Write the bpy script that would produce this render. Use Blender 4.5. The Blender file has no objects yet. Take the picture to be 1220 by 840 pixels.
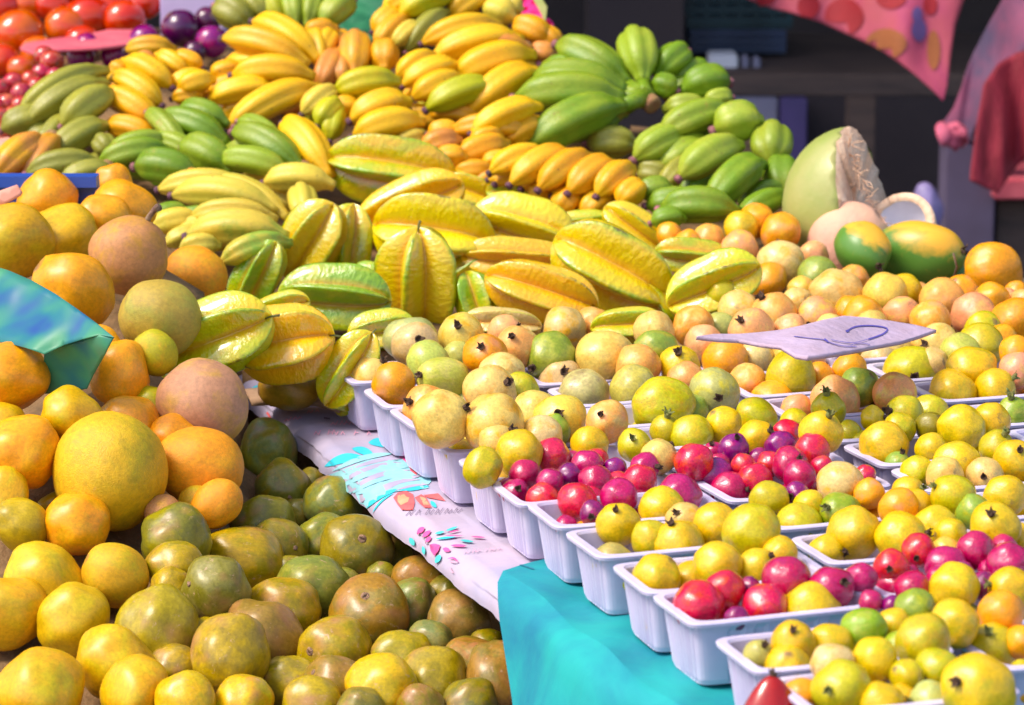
import bpy, bmesh, math, random
import numpy as np
from mathutils import Vector, Matrix, noise
from mathutils.bvhtree import BVHTree
random.seed(7); rng = np.random.RandomState(5)
S = bpy.context.scene; COL = S.collection

# ------------------------------------------------------------------ camera
FPX = 1220*110/36.0; PITCH = math.radians(12.3); CAM = Vector((0, 0, 1.54))
RT = Vector((1, 0, 0)); FW = Vector((0, math.cos(PITCH), -math.sin(PITCH))); UP = Vector((0, math.sin(PITCH), math.cos(PITCH)))
def ray(x, y): return FW + RT*((x-610)/FPX) + UP*(-(y-420)/FPX)
def at(x, y, w): return CAM + ray(x, y)*w
def wz(x, y, z): return (z-CAM.z)/ray(x, y).z
cd = bpy.data.cameras.new('camera'); co = bpy.data.objects.new('camera', cd); COL.objects.link(co)
co.location = CAM; co.rotation_euler = (math.pi/2-PITCH, 0, 0)
cd.lens = 110; cd.sensor_width = 36; cd.sensor_fit = 'HORIZONTAL'; cd.clip_start = .05; cd.clip_end = 300
cd.dof.use_dof = True; cd.dof.focus_distance = 2.85; cd.dof.aperture_fstop = 11
S.camera = co

# ------------------------------------------------------------------ light
SUN_EL, SUN_AZ = math.radians(54), math.radians(-112)       # azimuth measured from +Y, towards +X
W = bpy.data.worlds.new('World'); S.world = W; W.use_nodes = True
nt = W.node_tree; bg = nt.nodes['Background']
sky = nt.nodes.new('ShaderNodeTexSky'); sky.sky_type = 'NISHITA'; sky.sun_disc = False
sky.sun_elevation = SUN_EL; sky.sun_rotation = SUN_AZ; sky.air_density = 1; sky.dust_density = 2.5
nt.links.new(sky.outputs[0], bg.inputs[0]); bg.inputs[1].default_value = .15
sl = bpy.data.lights.new('sun', 'SUN'); sl.energy = 2.1; sl.angle = math.radians(20); sl.color = (1, .91, .79)
so = bpy.data.objects.new('sun', sl); COL.objects.link(so); so.location = (-3, -1, 6)
sd = Vector((math.sin(SUN_AZ)*math.cos(SUN_EL), math.cos(SUN_AZ)*math.cos(SUN_EL), math.sin(SUN_EL)))
so.rotation_euler = sd.to_track_quat('Z', 'Y').to_euler()
S.view_settings.view_transform = 'Standard'; S.view_settings.look = 'None'
S.view_settings.exposure = .86; S.view_settings.gamma = 1; S.view_settings.use_curve_mapping = False
try:
    S.cycles.max_bounces = 8; S.cycles.use_denoising = True
except Exception: pass

# ------------------------------------------------------------------ materials
def newmat(name):
    m = bpy.data.materials.new(name); m.use_nodes = True
    return m, m.node_tree, m.node_tree.nodes['Principled BSDF']
def N(nt, t, **k):
    n = nt.nodes.new(t)
    for a, b in k.items(): setattr(n, a, b)
    return n
def L(nt, a, b): nt.links.new(a, b)
def mixc(nt, fac, a, b, blend='MIX'):
    n = N(nt, 'ShaderNodeMix', data_type='RGBA', blend_type=blend)
    for s, v in ((0, fac), (6, a), (7, b)):
        if hasattr(v, 'is_linked') or hasattr(v, 'links'): L(nt, v, n.inputs[s])
        else: n.inputs[s].default_value = v if s == 0 else (*v[:3], 1)
    return n.outputs[2]
def ramp(nt, src, lo, hi):
    n = N(nt, 'ShaderNodeMapRange'); L(nt, src, n.inputs[0])
    n.inputs[1].default_value = lo; n.inputs[2].default_value = hi
    return n.outputs[0]
def mul(nt, a, v):
    n = N(nt, 'ShaderNodeMath', operation='MULTIPLY'); L(nt, a, n.inputs[0])
    if isinstance(v, (int, float)): n.inputs[1].default_value = v
    else: L(nt, v, n.inputs[1])
    return n.outputs[0]
def coords(nt, jitter=True):
    tc = N(nt, 'ShaderNodeTexCoord')
    if not jitter: return tc.outputs['Object']
    oi = N(nt, 'ShaderNodeObjectInfo'); ad = N(nt, 'ShaderNodeVectorMath', operation='MULTIPLY_ADD')
    cx = N(nt, 'ShaderNodeCombineXYZ')
    for i in range(3): L(nt, oi.outputs['Random'], cx.inputs[i])
    L(nt, cx.outputs[0], ad.inputs[0]); ad.inputs[1].default_value = (37, 71, 53); L(nt, tc.outputs['Object'], ad.inputs[2])
    return ad.outputs[0]
def noisev(nt, vec, scale, detail=4, rough=.55, dist=0):
    n = N(nt, 'ShaderNodeTexNoise'); L(nt, vec, n.inputs['Vector'])
    n.inputs['Scale'].default_value = scale; n.inputs['Detail'].default_value = detail
    n.inputs['Roughness'].default_value = rough; n.inputs['Distortion'].default_value = dist
    return n.outputs[0]
def attr(nt, name):
    n = N(nt, 'ShaderNodeAttribute', attribute_type='OBJECT', attribute_name=name); h = N(nt, 'ShaderNodeHueSaturation')
    L(nt, n.outputs['Color'], h.inputs['Color']); h.inputs['Saturation'].default_value = 1.16; h.inputs['Value'].default_value = .97; return h.outputs[0]

def fruit_mat(name, rough=.35, blot=1.6, blo=(.48, .66), freck=17, freckamt=.5, freckcol=(.16, .07, .03), scar=.5, scarlo=.61, scarcol=(.5, .33, .17),
              bump=.15, bscale=30, sss=.12, pole=True, polecol=(.17, .09, .05), scale=1.0, coat=0.0, fine=.12, flush=None):
    """object coordinates are unit size for round fruits (mesh radius 1)"""
    m, nt, p = newmat(name); v = coords(nt)
    t1, t2 = attr(nt, 'tint'), attr(nt, 'tint2')
    n1 = noisev(nt, v, blot*scale, 5, .6, .4)
    c = mixc(nt, ramp(nt, n1, *blo), t1, t2)
    nf = noisev(nt, v, 9*scale, 6, .7)
    hs = N(nt, 'ShaderNodeHueSaturation'); L(nt, c, hs.inputs['Color'])
    mr = N(nt, 'ShaderNodeMapRange'); L(nt, nf, mr.inputs[0]); mr.inputs[1].default_value = .25; mr.inputs[2].default_value = .75
    mr.inputs[3].default_value = 1-fine*1.6; mr.inputs[4].default_value = 1+fine; L(nt, mr.outputs[0], hs.inputs['Value'])
    c = hs.outputs[0]
    if flush:
        nb = noisev(nt, v, 1.1*scale, 2, .5)
        c = mixc(nt, mul(nt, ramp(nt, nb, .55, .75), .6), c, flush)
    if freckamt:
        vo = N(nt, 'ShaderNodeTexVoronoi'); L(nt, v, vo.inputs['Vector']); vo.inputs['Scale'].default_value = freck*.35*scale
        vo.inputs['Randomness'].default_value = 1
        lw = N(nt, 'ShaderNodeMapRange'); L(nt, vo.outputs[0], lw.inputs[0]); lw.inputs[1].default_value = .15; lw.inputs[2].default_value = .07
        sel = ramp(nt, noisev(nt, v, 2.3*scale, 2), .45, .62)
        c = mixc(nt, mul(nt, mul(nt, lw.outputs[0], sel), freckamt), c, freckcol)
    if scar:
        ns = noisev(nt, v, 3.4*scale, 7, .75, 1.2)
        c = mixc(nt, mul(nt, ramp(nt, ns, scarlo, scarlo+.06), scar), c, scarcol)
    if pole:
        tc = N(nt, 'ShaderNodeTexCoord'); sp = N(nt, 'ShaderNodeSeparateXYZ'); L(nt, tc.outputs['Object'], sp.inputs[0])
        md = N(nt, 'ShaderNodeMath', operation='MULTIPLY_ADD'); L(nt, nf, md.inputs[0]); md.inputs[1].default_value = .05; L(nt, sp.outputs[2], md.inputs[2])
        c = mixc(nt, mul(nt, ramp(nt, md.outputs[0], -.925, -.955), .85), c, polecol)
    L(nt, c, p.inputs['Base Color'])
    rr = N(nt, 'ShaderNodeMapRange'); L(nt, nf, rr.inputs[0]); rr.inputs[3].default_value = rough-.1; rr.inputs[4].default_value = rough+.15
    L(nt, rr.outputs[0], p.inputs['Roughness'])
    p.inputs['Subsurface Weight'].default_value = sss; p.inputs['Subsurface Radius'].default_value = (.012, .006, .002)
    p.inputs['Subsurface Scale'].default_value = 1.0 if scale == 1 else .8
    p.inputs['Coat Weight'].default_value = coat; p.inputs['Coat Roughness'].default_value = .12
    b = N(nt, 'ShaderNodeBump'); b.inputs['Strength'].default_value = bump; b.inputs['Distance'].default_value = .02
    nb = noisev(nt, v, bscale*scale, 4, .6); L(nt, nb, b.inputs['Height']); L(nt, b.outputs[0], p.inputs['Normal'])
    return m
def plain(name, c, rough=.6, c2=None, scale=8, bump=0, sss=0, spec=.5, metal=0, bscale=None, detail=5, lo=.35, hi=.65, stretch=None):
    m, nt, p = newmat(name); v = coords(nt, False)
    if stretch:
        mp = N(nt, 'ShaderNodeMapping'); L(nt, v, mp.inputs[0]); mp.inputs['Scale'].default_value = stretch; v = mp.outputs[0]
    n1 = noisev(nt, v, scale, detail, .6, .3)
    c2 = c2 or tuple(x*.72 for x in c)
    L(nt, mixc(nt, ramp(nt, n1, lo, hi), c, c2), p.inputs['Base Color'])
    p.inputs['Roughness'].default_value = rough; p.inputs['Subsurface Weight'].default_value = sss
    p.inputs['Subsurface Radius'].default_value = (.01, .01, .01); p.inputs['Metallic'].default_value = metal
    p.inputs['Specular IOR Level'].default_value = spec
    if bump:
        b = N(nt, 'ShaderNodeBump'); b.inputs['Strength'].default_value = bump; b.inputs['Distance'].default_value = .01
        L(nt, noisev(nt, v, bscale or scale*3, 5), b.inputs['Height']); L(nt, b.outputs[0], p.inputs['Normal'])
    return m
M = {}
M['guava'] = fruit_mat('guava_skin', rough=.30, sss=.10, scar=.55, scarcol=(.50, .27, .09), bump=.11, bscale=9, freckamt=.65, fine=.22, coat=.15)
M['peach'] = fruit_mat('peach_guava_skin', rough=.33, sss=.10, scar=.6, scarcol=(.60, .20, .09), bump=.11, bscale=9, freckamt=.6, fine=.2, flush=(.80, .30, .16), coat=.1)
M['crimson'] = fruit_mat('crimson_guava_skin', rough=.17, blot=1.4, sss=.08, scar=.5, scarcol=(.72, .22, .14), bump=.16, bscale=6, fine=.3, freckamt=.18, freckcol=(.8, .5, .4), coat=.6, polecol=(.35, .02, .05))
M['mango'] = fruit_mat('mango_skin', rough=.36, blot=1.1, sss=.1, scar=.35, scarcol=(.58, .28, .05), fine=.2, bump=.05, bscale=30, freck=55, freckamt=.22, freckcol=(.3, .12, .04))
M['sapote'] = fruit_mat('sapote_skin', rough=.5, blot=1.3, sss=.06, scar=.3, scarcol=(.42, .2, .09), bump=.22, bscale=36, freck=60, freckamt=.35, freckcol=(.36, .15, .06), fine=.2)
M['olive'] = fruit_mat('ambarella_skin', rough=.30, blot=1.5, blo=(.46, .58), sss=.05, scar=.7, scarlo=.60, scarcol=(.56, .34, .20), bump=.05, bscale=14, freckamt=.35, fine=.24, flush=(.40, .15, .08))
M['tomato'] = fruit_mat('red_fruit_skin', rough=.14, blot=.9, sss=.08, scar=0, bump=.02, freckamt=0, coat=.5)
M['purple'] = fruit_mat('passion_fruit_skin', rough=.18, blot=1, sss=.03, scar=.15, scarcol=(.35, .1, .2), bump=.08, freckamt=.1, coat=.5)
M['banana'] = fruit_mat('banana_skin', rough=.40, blot=.6, blo=(.45, .62), freck=10, freckamt=.8, freckcol=(.17, .07, .02), scar=.55, scarcol=(.42, .20, .05), bump=.12, bscale=10, sss=.08, pole=False, scale=26, fine=.08)
M['papaya'] = fruit_mat('papaya_skin', rough=.36, blot=.42, blo=(.42, .56), sss=.05, scar=.2, bump=.07, bscale=12, freckamt=.2)
M['calyx'] = plain('dried_calyx', (.17, .09, .05), .85, (.06, .028, .02), 5, .8)
M['calyx_green'] = plain('green_calyx', (.26, .30, .06), .7, (.10, .06, .02), 3, .6)
M['tip'] = plain('banana_tip_skin', (.16, .05, .09), .7, (.07, .03, .04), 80, .4)
M['tip_pink'] = plain('green_banana_tip_skin', (.42, .13, .16), .7, (.13, .06, .05), 80, .4)
M['crown'] = plain('banana_crown_skin', (.34, .20, .06), .75, (.26, .10, .05), 60, .4)
M['stem'] = plain('woody_stem', (.15, .07, .05), .8, (.3, .2, .12), 90, .5)
M['plastic'] = plain('white_tray_plastic', (.64, .57, .74), .28, (.56, .50, .68), 14, .05, sss=.1)
M['wood'] = plain('old_wood', (.16, .09, .055), .75, (.07, .04, .03), 9, .3, stretch=(1, 8, 8))
M['bed'] = plain('sackcloth', (.24, .13, .05), .9, (.14, .08, .03), 30, .5)
M['straw'] = plain('brown_board', (.40, .24, .13), .8, (.28, .16, .09), 20, .2)

def star_mat():
    m, nt, p = newmat('star_fruit_skin'); v = coords(nt)
    at_ = N(nt, 'ShaderNodeAttribute', attribute_type='GEOMETRY', attribute_name='ridge'); rd = at_.outputs['Fac']
    t1, t2 = attr(nt, 'tint'), attr(nt, 'tint2')
    n1 = noisev(nt, v, 1.2, 4, .6, .4)
    c = mixc(nt, ramp(nt, n1, .42, .66), t1, t2)
    nf = noisev(nt, v, 7, 6, .7)
    rg = N(nt, 'ShaderNodeMath', operation='MULTIPLY_ADD'); L(nt, nf, rg.inputs[0]); rg.inputs[1].default_value = .35; L(nt, rd, rg.inputs[2])
    c = mixc(nt, mul(nt, ramp(nt, rd, .35, .05), .55), c, (.80, .34, .01))
    c = mixc(nt, mul(nt, ramp(nt, rg.outputs[0], 1.03, 1.16), mul(nt, ramp(nt, noisev(nt, v, 2.2, 3), .3, .55), .8)), c, attr(nt, 'edge'))
    c = mixc(nt, mul(nt, ramp(nt, rg.outputs[0], 1.14, 1.18), mul(nt, ramp(nt, n1, .5, .6), .8)), c, (.13, .06, .02))
    ns = noisev(nt, v, 3.0, 7, .75, 1.4); c = mixc(nt, mul(nt, ramp(nt, ns, .68, .74), .4), c, (.62, .32, .06))
    L(nt, c, p.inputs['Base Color']); p.inputs['Roughness'].default_value = .2
    p.inputs['Coat Weight'].default_value = 1; p.inputs['Coat Roughness'].default_value = .1
    p.inputs['Subsurface Weight'].default_value = .35; p.inputs['Subsurface Radius'].default_value = (.02, .013, .003)
    p.inputs['Subsurface Scale'].default_value = .6
    mp = N(nt, 'ShaderNodeMapping'); L(nt, v, mp.inputs[0]); mp.inputs['Scale'].default_value = (1, 1, 2.3)
    b = N(nt, 'ShaderNodeBump'); b.inputs['Strength'].default_value = .2; b.inputs['Distance'].default_value = .05
    L(nt, noisev(nt, mp.outputs[0], 5.5, 3, .5, .4), b.inputs['Height']); L(nt, b.outputs[0], p.inputs['Normal'])
    return m
M['star'] = star_mat()

# ------------------------------------------------------------------ object helpers
def link(name, me, mat=None, parent=None, label=None, cat=None, group=None, kind=None):
    o = bpy.data.objects.new(name, me); COL.objects.link(o)
    if mat and me is not None and not me.materials: me.materials.append(mat)
    if parent: o.parent = parent
    tag(o, label, cat, group, kind); return o
def tag(o, label=None, cat=None, group=None, kind=None):
    for k, v in (('label', label), ('category', cat), ('group', group), ('kind', kind)):
        if v: o[k] = v
def empty(name, loc, label=None, cat=None, group=None):
    o = bpy.data.objects.new(name, None); COL.objects.link(o); o.location = loc; o.empty_display_size = .02
    tag(o, label, cat, group); return o
def mesh(name, verts, faces, smooth=True):
    me = bpy.data.meshes.new(name); me.from_pydata([tuple(v) for v in verts], [], faces); me.update()
    if smooth: me.polygons.foreach_set('use_smooth', [True]*len(me.polygons))
    return me
def bm_mesh(name, bm, smooth=False):
    bmesh.ops.recalc_face_normals(bm, faces=bm.faces)
    me = bpy.data.meshes.new(name); bm.to_mesh(me); bm.free()
    if smooth: me.polygons.foreach_set('use_smooth', [True]*len(me.polygons))
    return me
def bm_box(bm, lo, hi, bevel=0):
    c = [(a+b)/2 for a, b in zip(lo, hi)]; s = [abs(b-a) for a, b in zip(lo, hi)]
    r = bmesh.ops.create_cube(bm, size=1, matrix=Matrix.Translation(c) @ Matrix.Diagonal((*s, 1)))
    if bevel:
        es = list({e for v in r['verts'] for e in v.link_edges})
        bmesh.ops.bevel(bm, geom=es, offset=bevel, segments=2, affect='EDGES')
def box(name, lo, hi, mat, bevel=0, **k):
    bm = bmesh.new(); bm_box(bm, lo, hi, bevel); return link(name, bm_mesh(name, bm), mat, **k)
def grid_faces(nu, nv, wrap=False):
    f = []
    for i in range(nu-1):
        for j in range(nv if wrap else nv-1):
            a = i*nv+j; b = i*nv+(j+1) % nv; f.append((a, b, b+nv, a+nv))
    return f
def tube(pts, radii, n=8):
    vs = []; pts = [Vector(p) for p in pts]; ref = None
    for i, p in enumerate(pts):
        t = (pts[min(i+1, len(pts)-1)]-pts[max(i-1, 0)]).normalized()
        if ref is None: ref = t.orthogonal().normalized()
        ref = (ref-t*ref.dot(t)).normalized(); b = t.cross(ref)
        for k in range(n):
            a = 2*math.pi*k/n; vs.append(p+(ref*math.cos(a)+b*math.sin(a))*radii[i])
    f = grid_faces(len(pts), n, True); f.append(tuple(range(n))[::-1]); f.append(tuple(range((len(pts)-1)*n, len(pts)*n)))
    return vs, f
def orient(axis, spin=0):
    return (axis.to_track_quat('Z', 'Y') @ __import__('mathutils').Quaternion((0, 0, 1), spin))

# ------------------------------------------------------------------ round fruit meshes (unit radius, +Z = blossom end)
def round_mesh(name, seed, lump=.035, pear=0.0, dimple=.05, sub=4, facet=0, crease=.0):
    bm = bmesh.new(); bmesh.ops.create_icosphere(bm, subdivisions=sub, radius=1)
    for v in bm.verts:
        d = v.co.normalized(); r = 1 + lump*noise.noise(d*1.3+Vector((seed*7.1, 0, 3)))*2 + lump*.5*noise.noise(d*3.1+Vector((seed, 5, 1)))
        r *= 1 - pear*max(0, -d.z)**1.5*(1-(1+d.z)*.2)*.6 if pear else 1
        r -= dimple*math.exp(-(1-abs(d.z))*26)
        if facet: r *= 1+facet*math.cos(3*math.atan2(d.y, d.x)+seed)*(1-d.z*d.z)
        co_ = d*r
        if pear: co_.z *= 1 + pear*.25
        v.co = co_
    return bm_mesh(name, bm, True)
GV = [round_mesh('guava', i, .05, [0, .12, .28, 0, .45, .06][i], [.05, .03, .02, .06, 0, .04][i], facet=[0, .01, .015, .02, 0, .012][i]) for i in range(6)]
for g in GV: g.materials.append(M['guava'])
def remat(src, mat):
    out = []
    for g in src:
        h = g.copy(); h.materials.clear(); h.materials.append(mat); out.append(h)
    return out
GP = remat(GV, M['peach']); GC = remat([GV[0], GV[1], GV[3], GV[5]], M['crimson'])
OL = [round_mesh('ambarella', 20+i, .07, .1, .06, facet=.02) for i in range(4)]; [g.materials.append(M['olive']) for g in OL]
MG = [round_mesh('mango', 40+i, .065, .1*i, .03, facet=.015) for i in range(3)]; [g.materials.append(M['mango']) for g in MG]
SP = [round_mesh('sapote', 50+i, .03, 0, .04) for i in range(2)]; [g.materials.append(M['sapote']) for g in SP]
TM = [round_mesh('tomato', 60+i, .03, 0, .1, sub=3) for i in range(2)]; [g.materials.append(M['tomato']) for g in TM]
PP = [round_mesh('passion', 70+i, .03, 0, .03, sub=3) for i in range(2)]; [g.materials.append(M['purple']) for g in PP]

def calyx_mesh(name, seed, mat, tall=.16):
    r = random.Random(seed); bm = bmesh.new()
    n = 20; rings = []
    for (rad, z) in ((.13, -.06), (.125, tall*.45), (.15, tall*.9), (.11, tall*.95), (.075, tall*.45), (.0, tall*.3)):
        if rad == 0: rings.append([bm.verts.new((0, 0, z))]); continue
        rings.append([bm.verts.new((rad*math.cos(2*math.pi*k/n)*(1+.08*r.uniform(-1, 1)), rad*math.sin(2*math.pi*k/n), z+.02*r.uniform(-1, 1))) for k in range(n)])
    for a, b in zip(rings, rings[1:]):
        for k in range(n):
            if len(b) == 1: bm.faces.new((a[k], a[(k+1) % n], b[0]))
            else: bm.faces.new((a[k], a[(k+1) % n], b[(k+1) % n], b[k]))
    for s in range(5):                                     # curled dry sepals
        a0 = 2*math.pi*s/5+r.uniform(-.5, .5); w = r.uniform(.05, .11); ln = r.uniform(-.03, .17); hk_ = r.uniform(.4, 1.9); prev = None
        for i in range(5):
            t = i/4; rad = .12+ln*t*r.uniform(.7, 1.1); z = tall*.85+.10*math.sin(t*2.0)*hk_+r.uniform(-.012, .012); ww = w*(1-t*.85)
            c = Vector((math.cos(a0)*rad, math.sin(a0)*rad, z)); sd_ = Vector((-math.sin(a0), math.cos(a0), 0))
            q = [bm.verts.new(c-sd_*ww), bm.verts.new(c+Vector((0, 0, .02))), bm.verts.new(c+sd_*ww)]
            q2 = [bm.verts.new(x.co-Vector((0, 0, .018))) for x in q]
            if prev:
                p1, p2 = prev
                for u in (0, 1): bm.faces.new((p1[u], p1[u+1], q[u+1], q[u])); bm.faces.new((p2[u], q2[u], q2[u+1], p2[u+1]))
                bm.faces.new((p1[0], q[0], q2[0], p2[0])); bm.faces.new((p1[2], p2[2], q2[2], q[2]))
            prev = (q, q2)
    me = bm_mesh(name, bm, True); me.materials.append(mat); return me
CX = [calyx_mesh('calyx', i, M['calyx']) for i in range(5)]; CXG = [calyx_mesh('calyx', 10+i, M['calyx_green'], .24) for i in range(3)]

# ------------------------------------------------------------------ surfaces of the piles
def bank(x, y):
    if y <= 330: return float(np.interp(y, [-60, 0, 100, 200, 300, 330], [4.42, 4.30, 4.10, 3.87, 3.60, 3.525]))
    return wz(x, y, .87)
def left(x, y):
    zl = float(np.interp(y, [200, 240, 300, 400, 480, 560, 640, 720, 840], [.985, .98, .955, .92, .88, .83, .785, .75, .715]))
    zo = float(np.interp(y, [500, 600, 700, 840], [.785, .755, .735, .71]))
    k = min(1, max(0, (x-190)/110.)); return wz(x, y, zl*(1-k)+zo*k)
def far(x, y): return float(np.interp(y, [-20, 160], [5.0, 4.62]))

# tray rows: world frame along the table edge
ANG = math.radians(-70.5); UD = Vector((math.cos(ANG), math.sin(ANG), 0)); VD = Vector((-UD.y, UD.x, 0))
def tp(s, v, z): return UD*(s-2.957)+VD*v+Vector((0, 0, z))
def sv(p): return (p.dot(UD)+2.957, Vector((p.x, p.y, 0)).dot(VD))

# ------------------------------------------------------------------ fruit data: x, y, r in photo pixels, colour code, options
C = dict(P=('pale yellow', (.78, .57, .22), (.80, .46, .15)), Y=('yellow', (.79, .50, .05), (.60, .47, .07)), O=('orange', (.88, .34, .015), (.86, .42, .04)), H=('greenish gold', (.72, .42, .03), (.50, .38, .04)),
  K=('peach', (.84, .42, .20), (.80, .54, .20)), G=('green', (.27, .36, .07), (.44, .42, .08)), L=('yellow green', (.54, .47, .05), (.66, .44, .05)),
  U=('pale green', (.48, .50, .15), (.60, .52, .15)), S=('speckled olive', (.54, .46, .18), (.40, .34, .12)),
  D=('golden yellow', (.70, .40, .03), (.62, .44, .04)),  # mango gold; on lower-left fruits a yellow glow put into the colour too
  M=('crimson', (.52, .010, .10), (.42, .008, .08)), R=('bright red', (.68, .016, .06), (.74, .09, .04)), V=('purple', (.22, .015, .13), (.40, .01, .12)),
  B=('brown speckled', (.56, .29, .15), (.60, .34, .13)), N=('grey green', (.50, .38, .10), (.40, .34, .10)), T=('olive green', (.28, .225, .05), (.19, .175, .04)),
  W=('brownish olive', (.37, .21, .08), (.27, .19, .05)), Q=('yellow olive', (.47, .33, .05), (.33, .25, .045)), X=('leaf green', (.20, .235, .06), (.28, .25, .06)))
def k(x, y): return {'k': (x, y)}
def kg(x, y): return {'k': (x, y), 'g': 1}
def e(r, a=0): return {'e': r, 'a': a}
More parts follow.
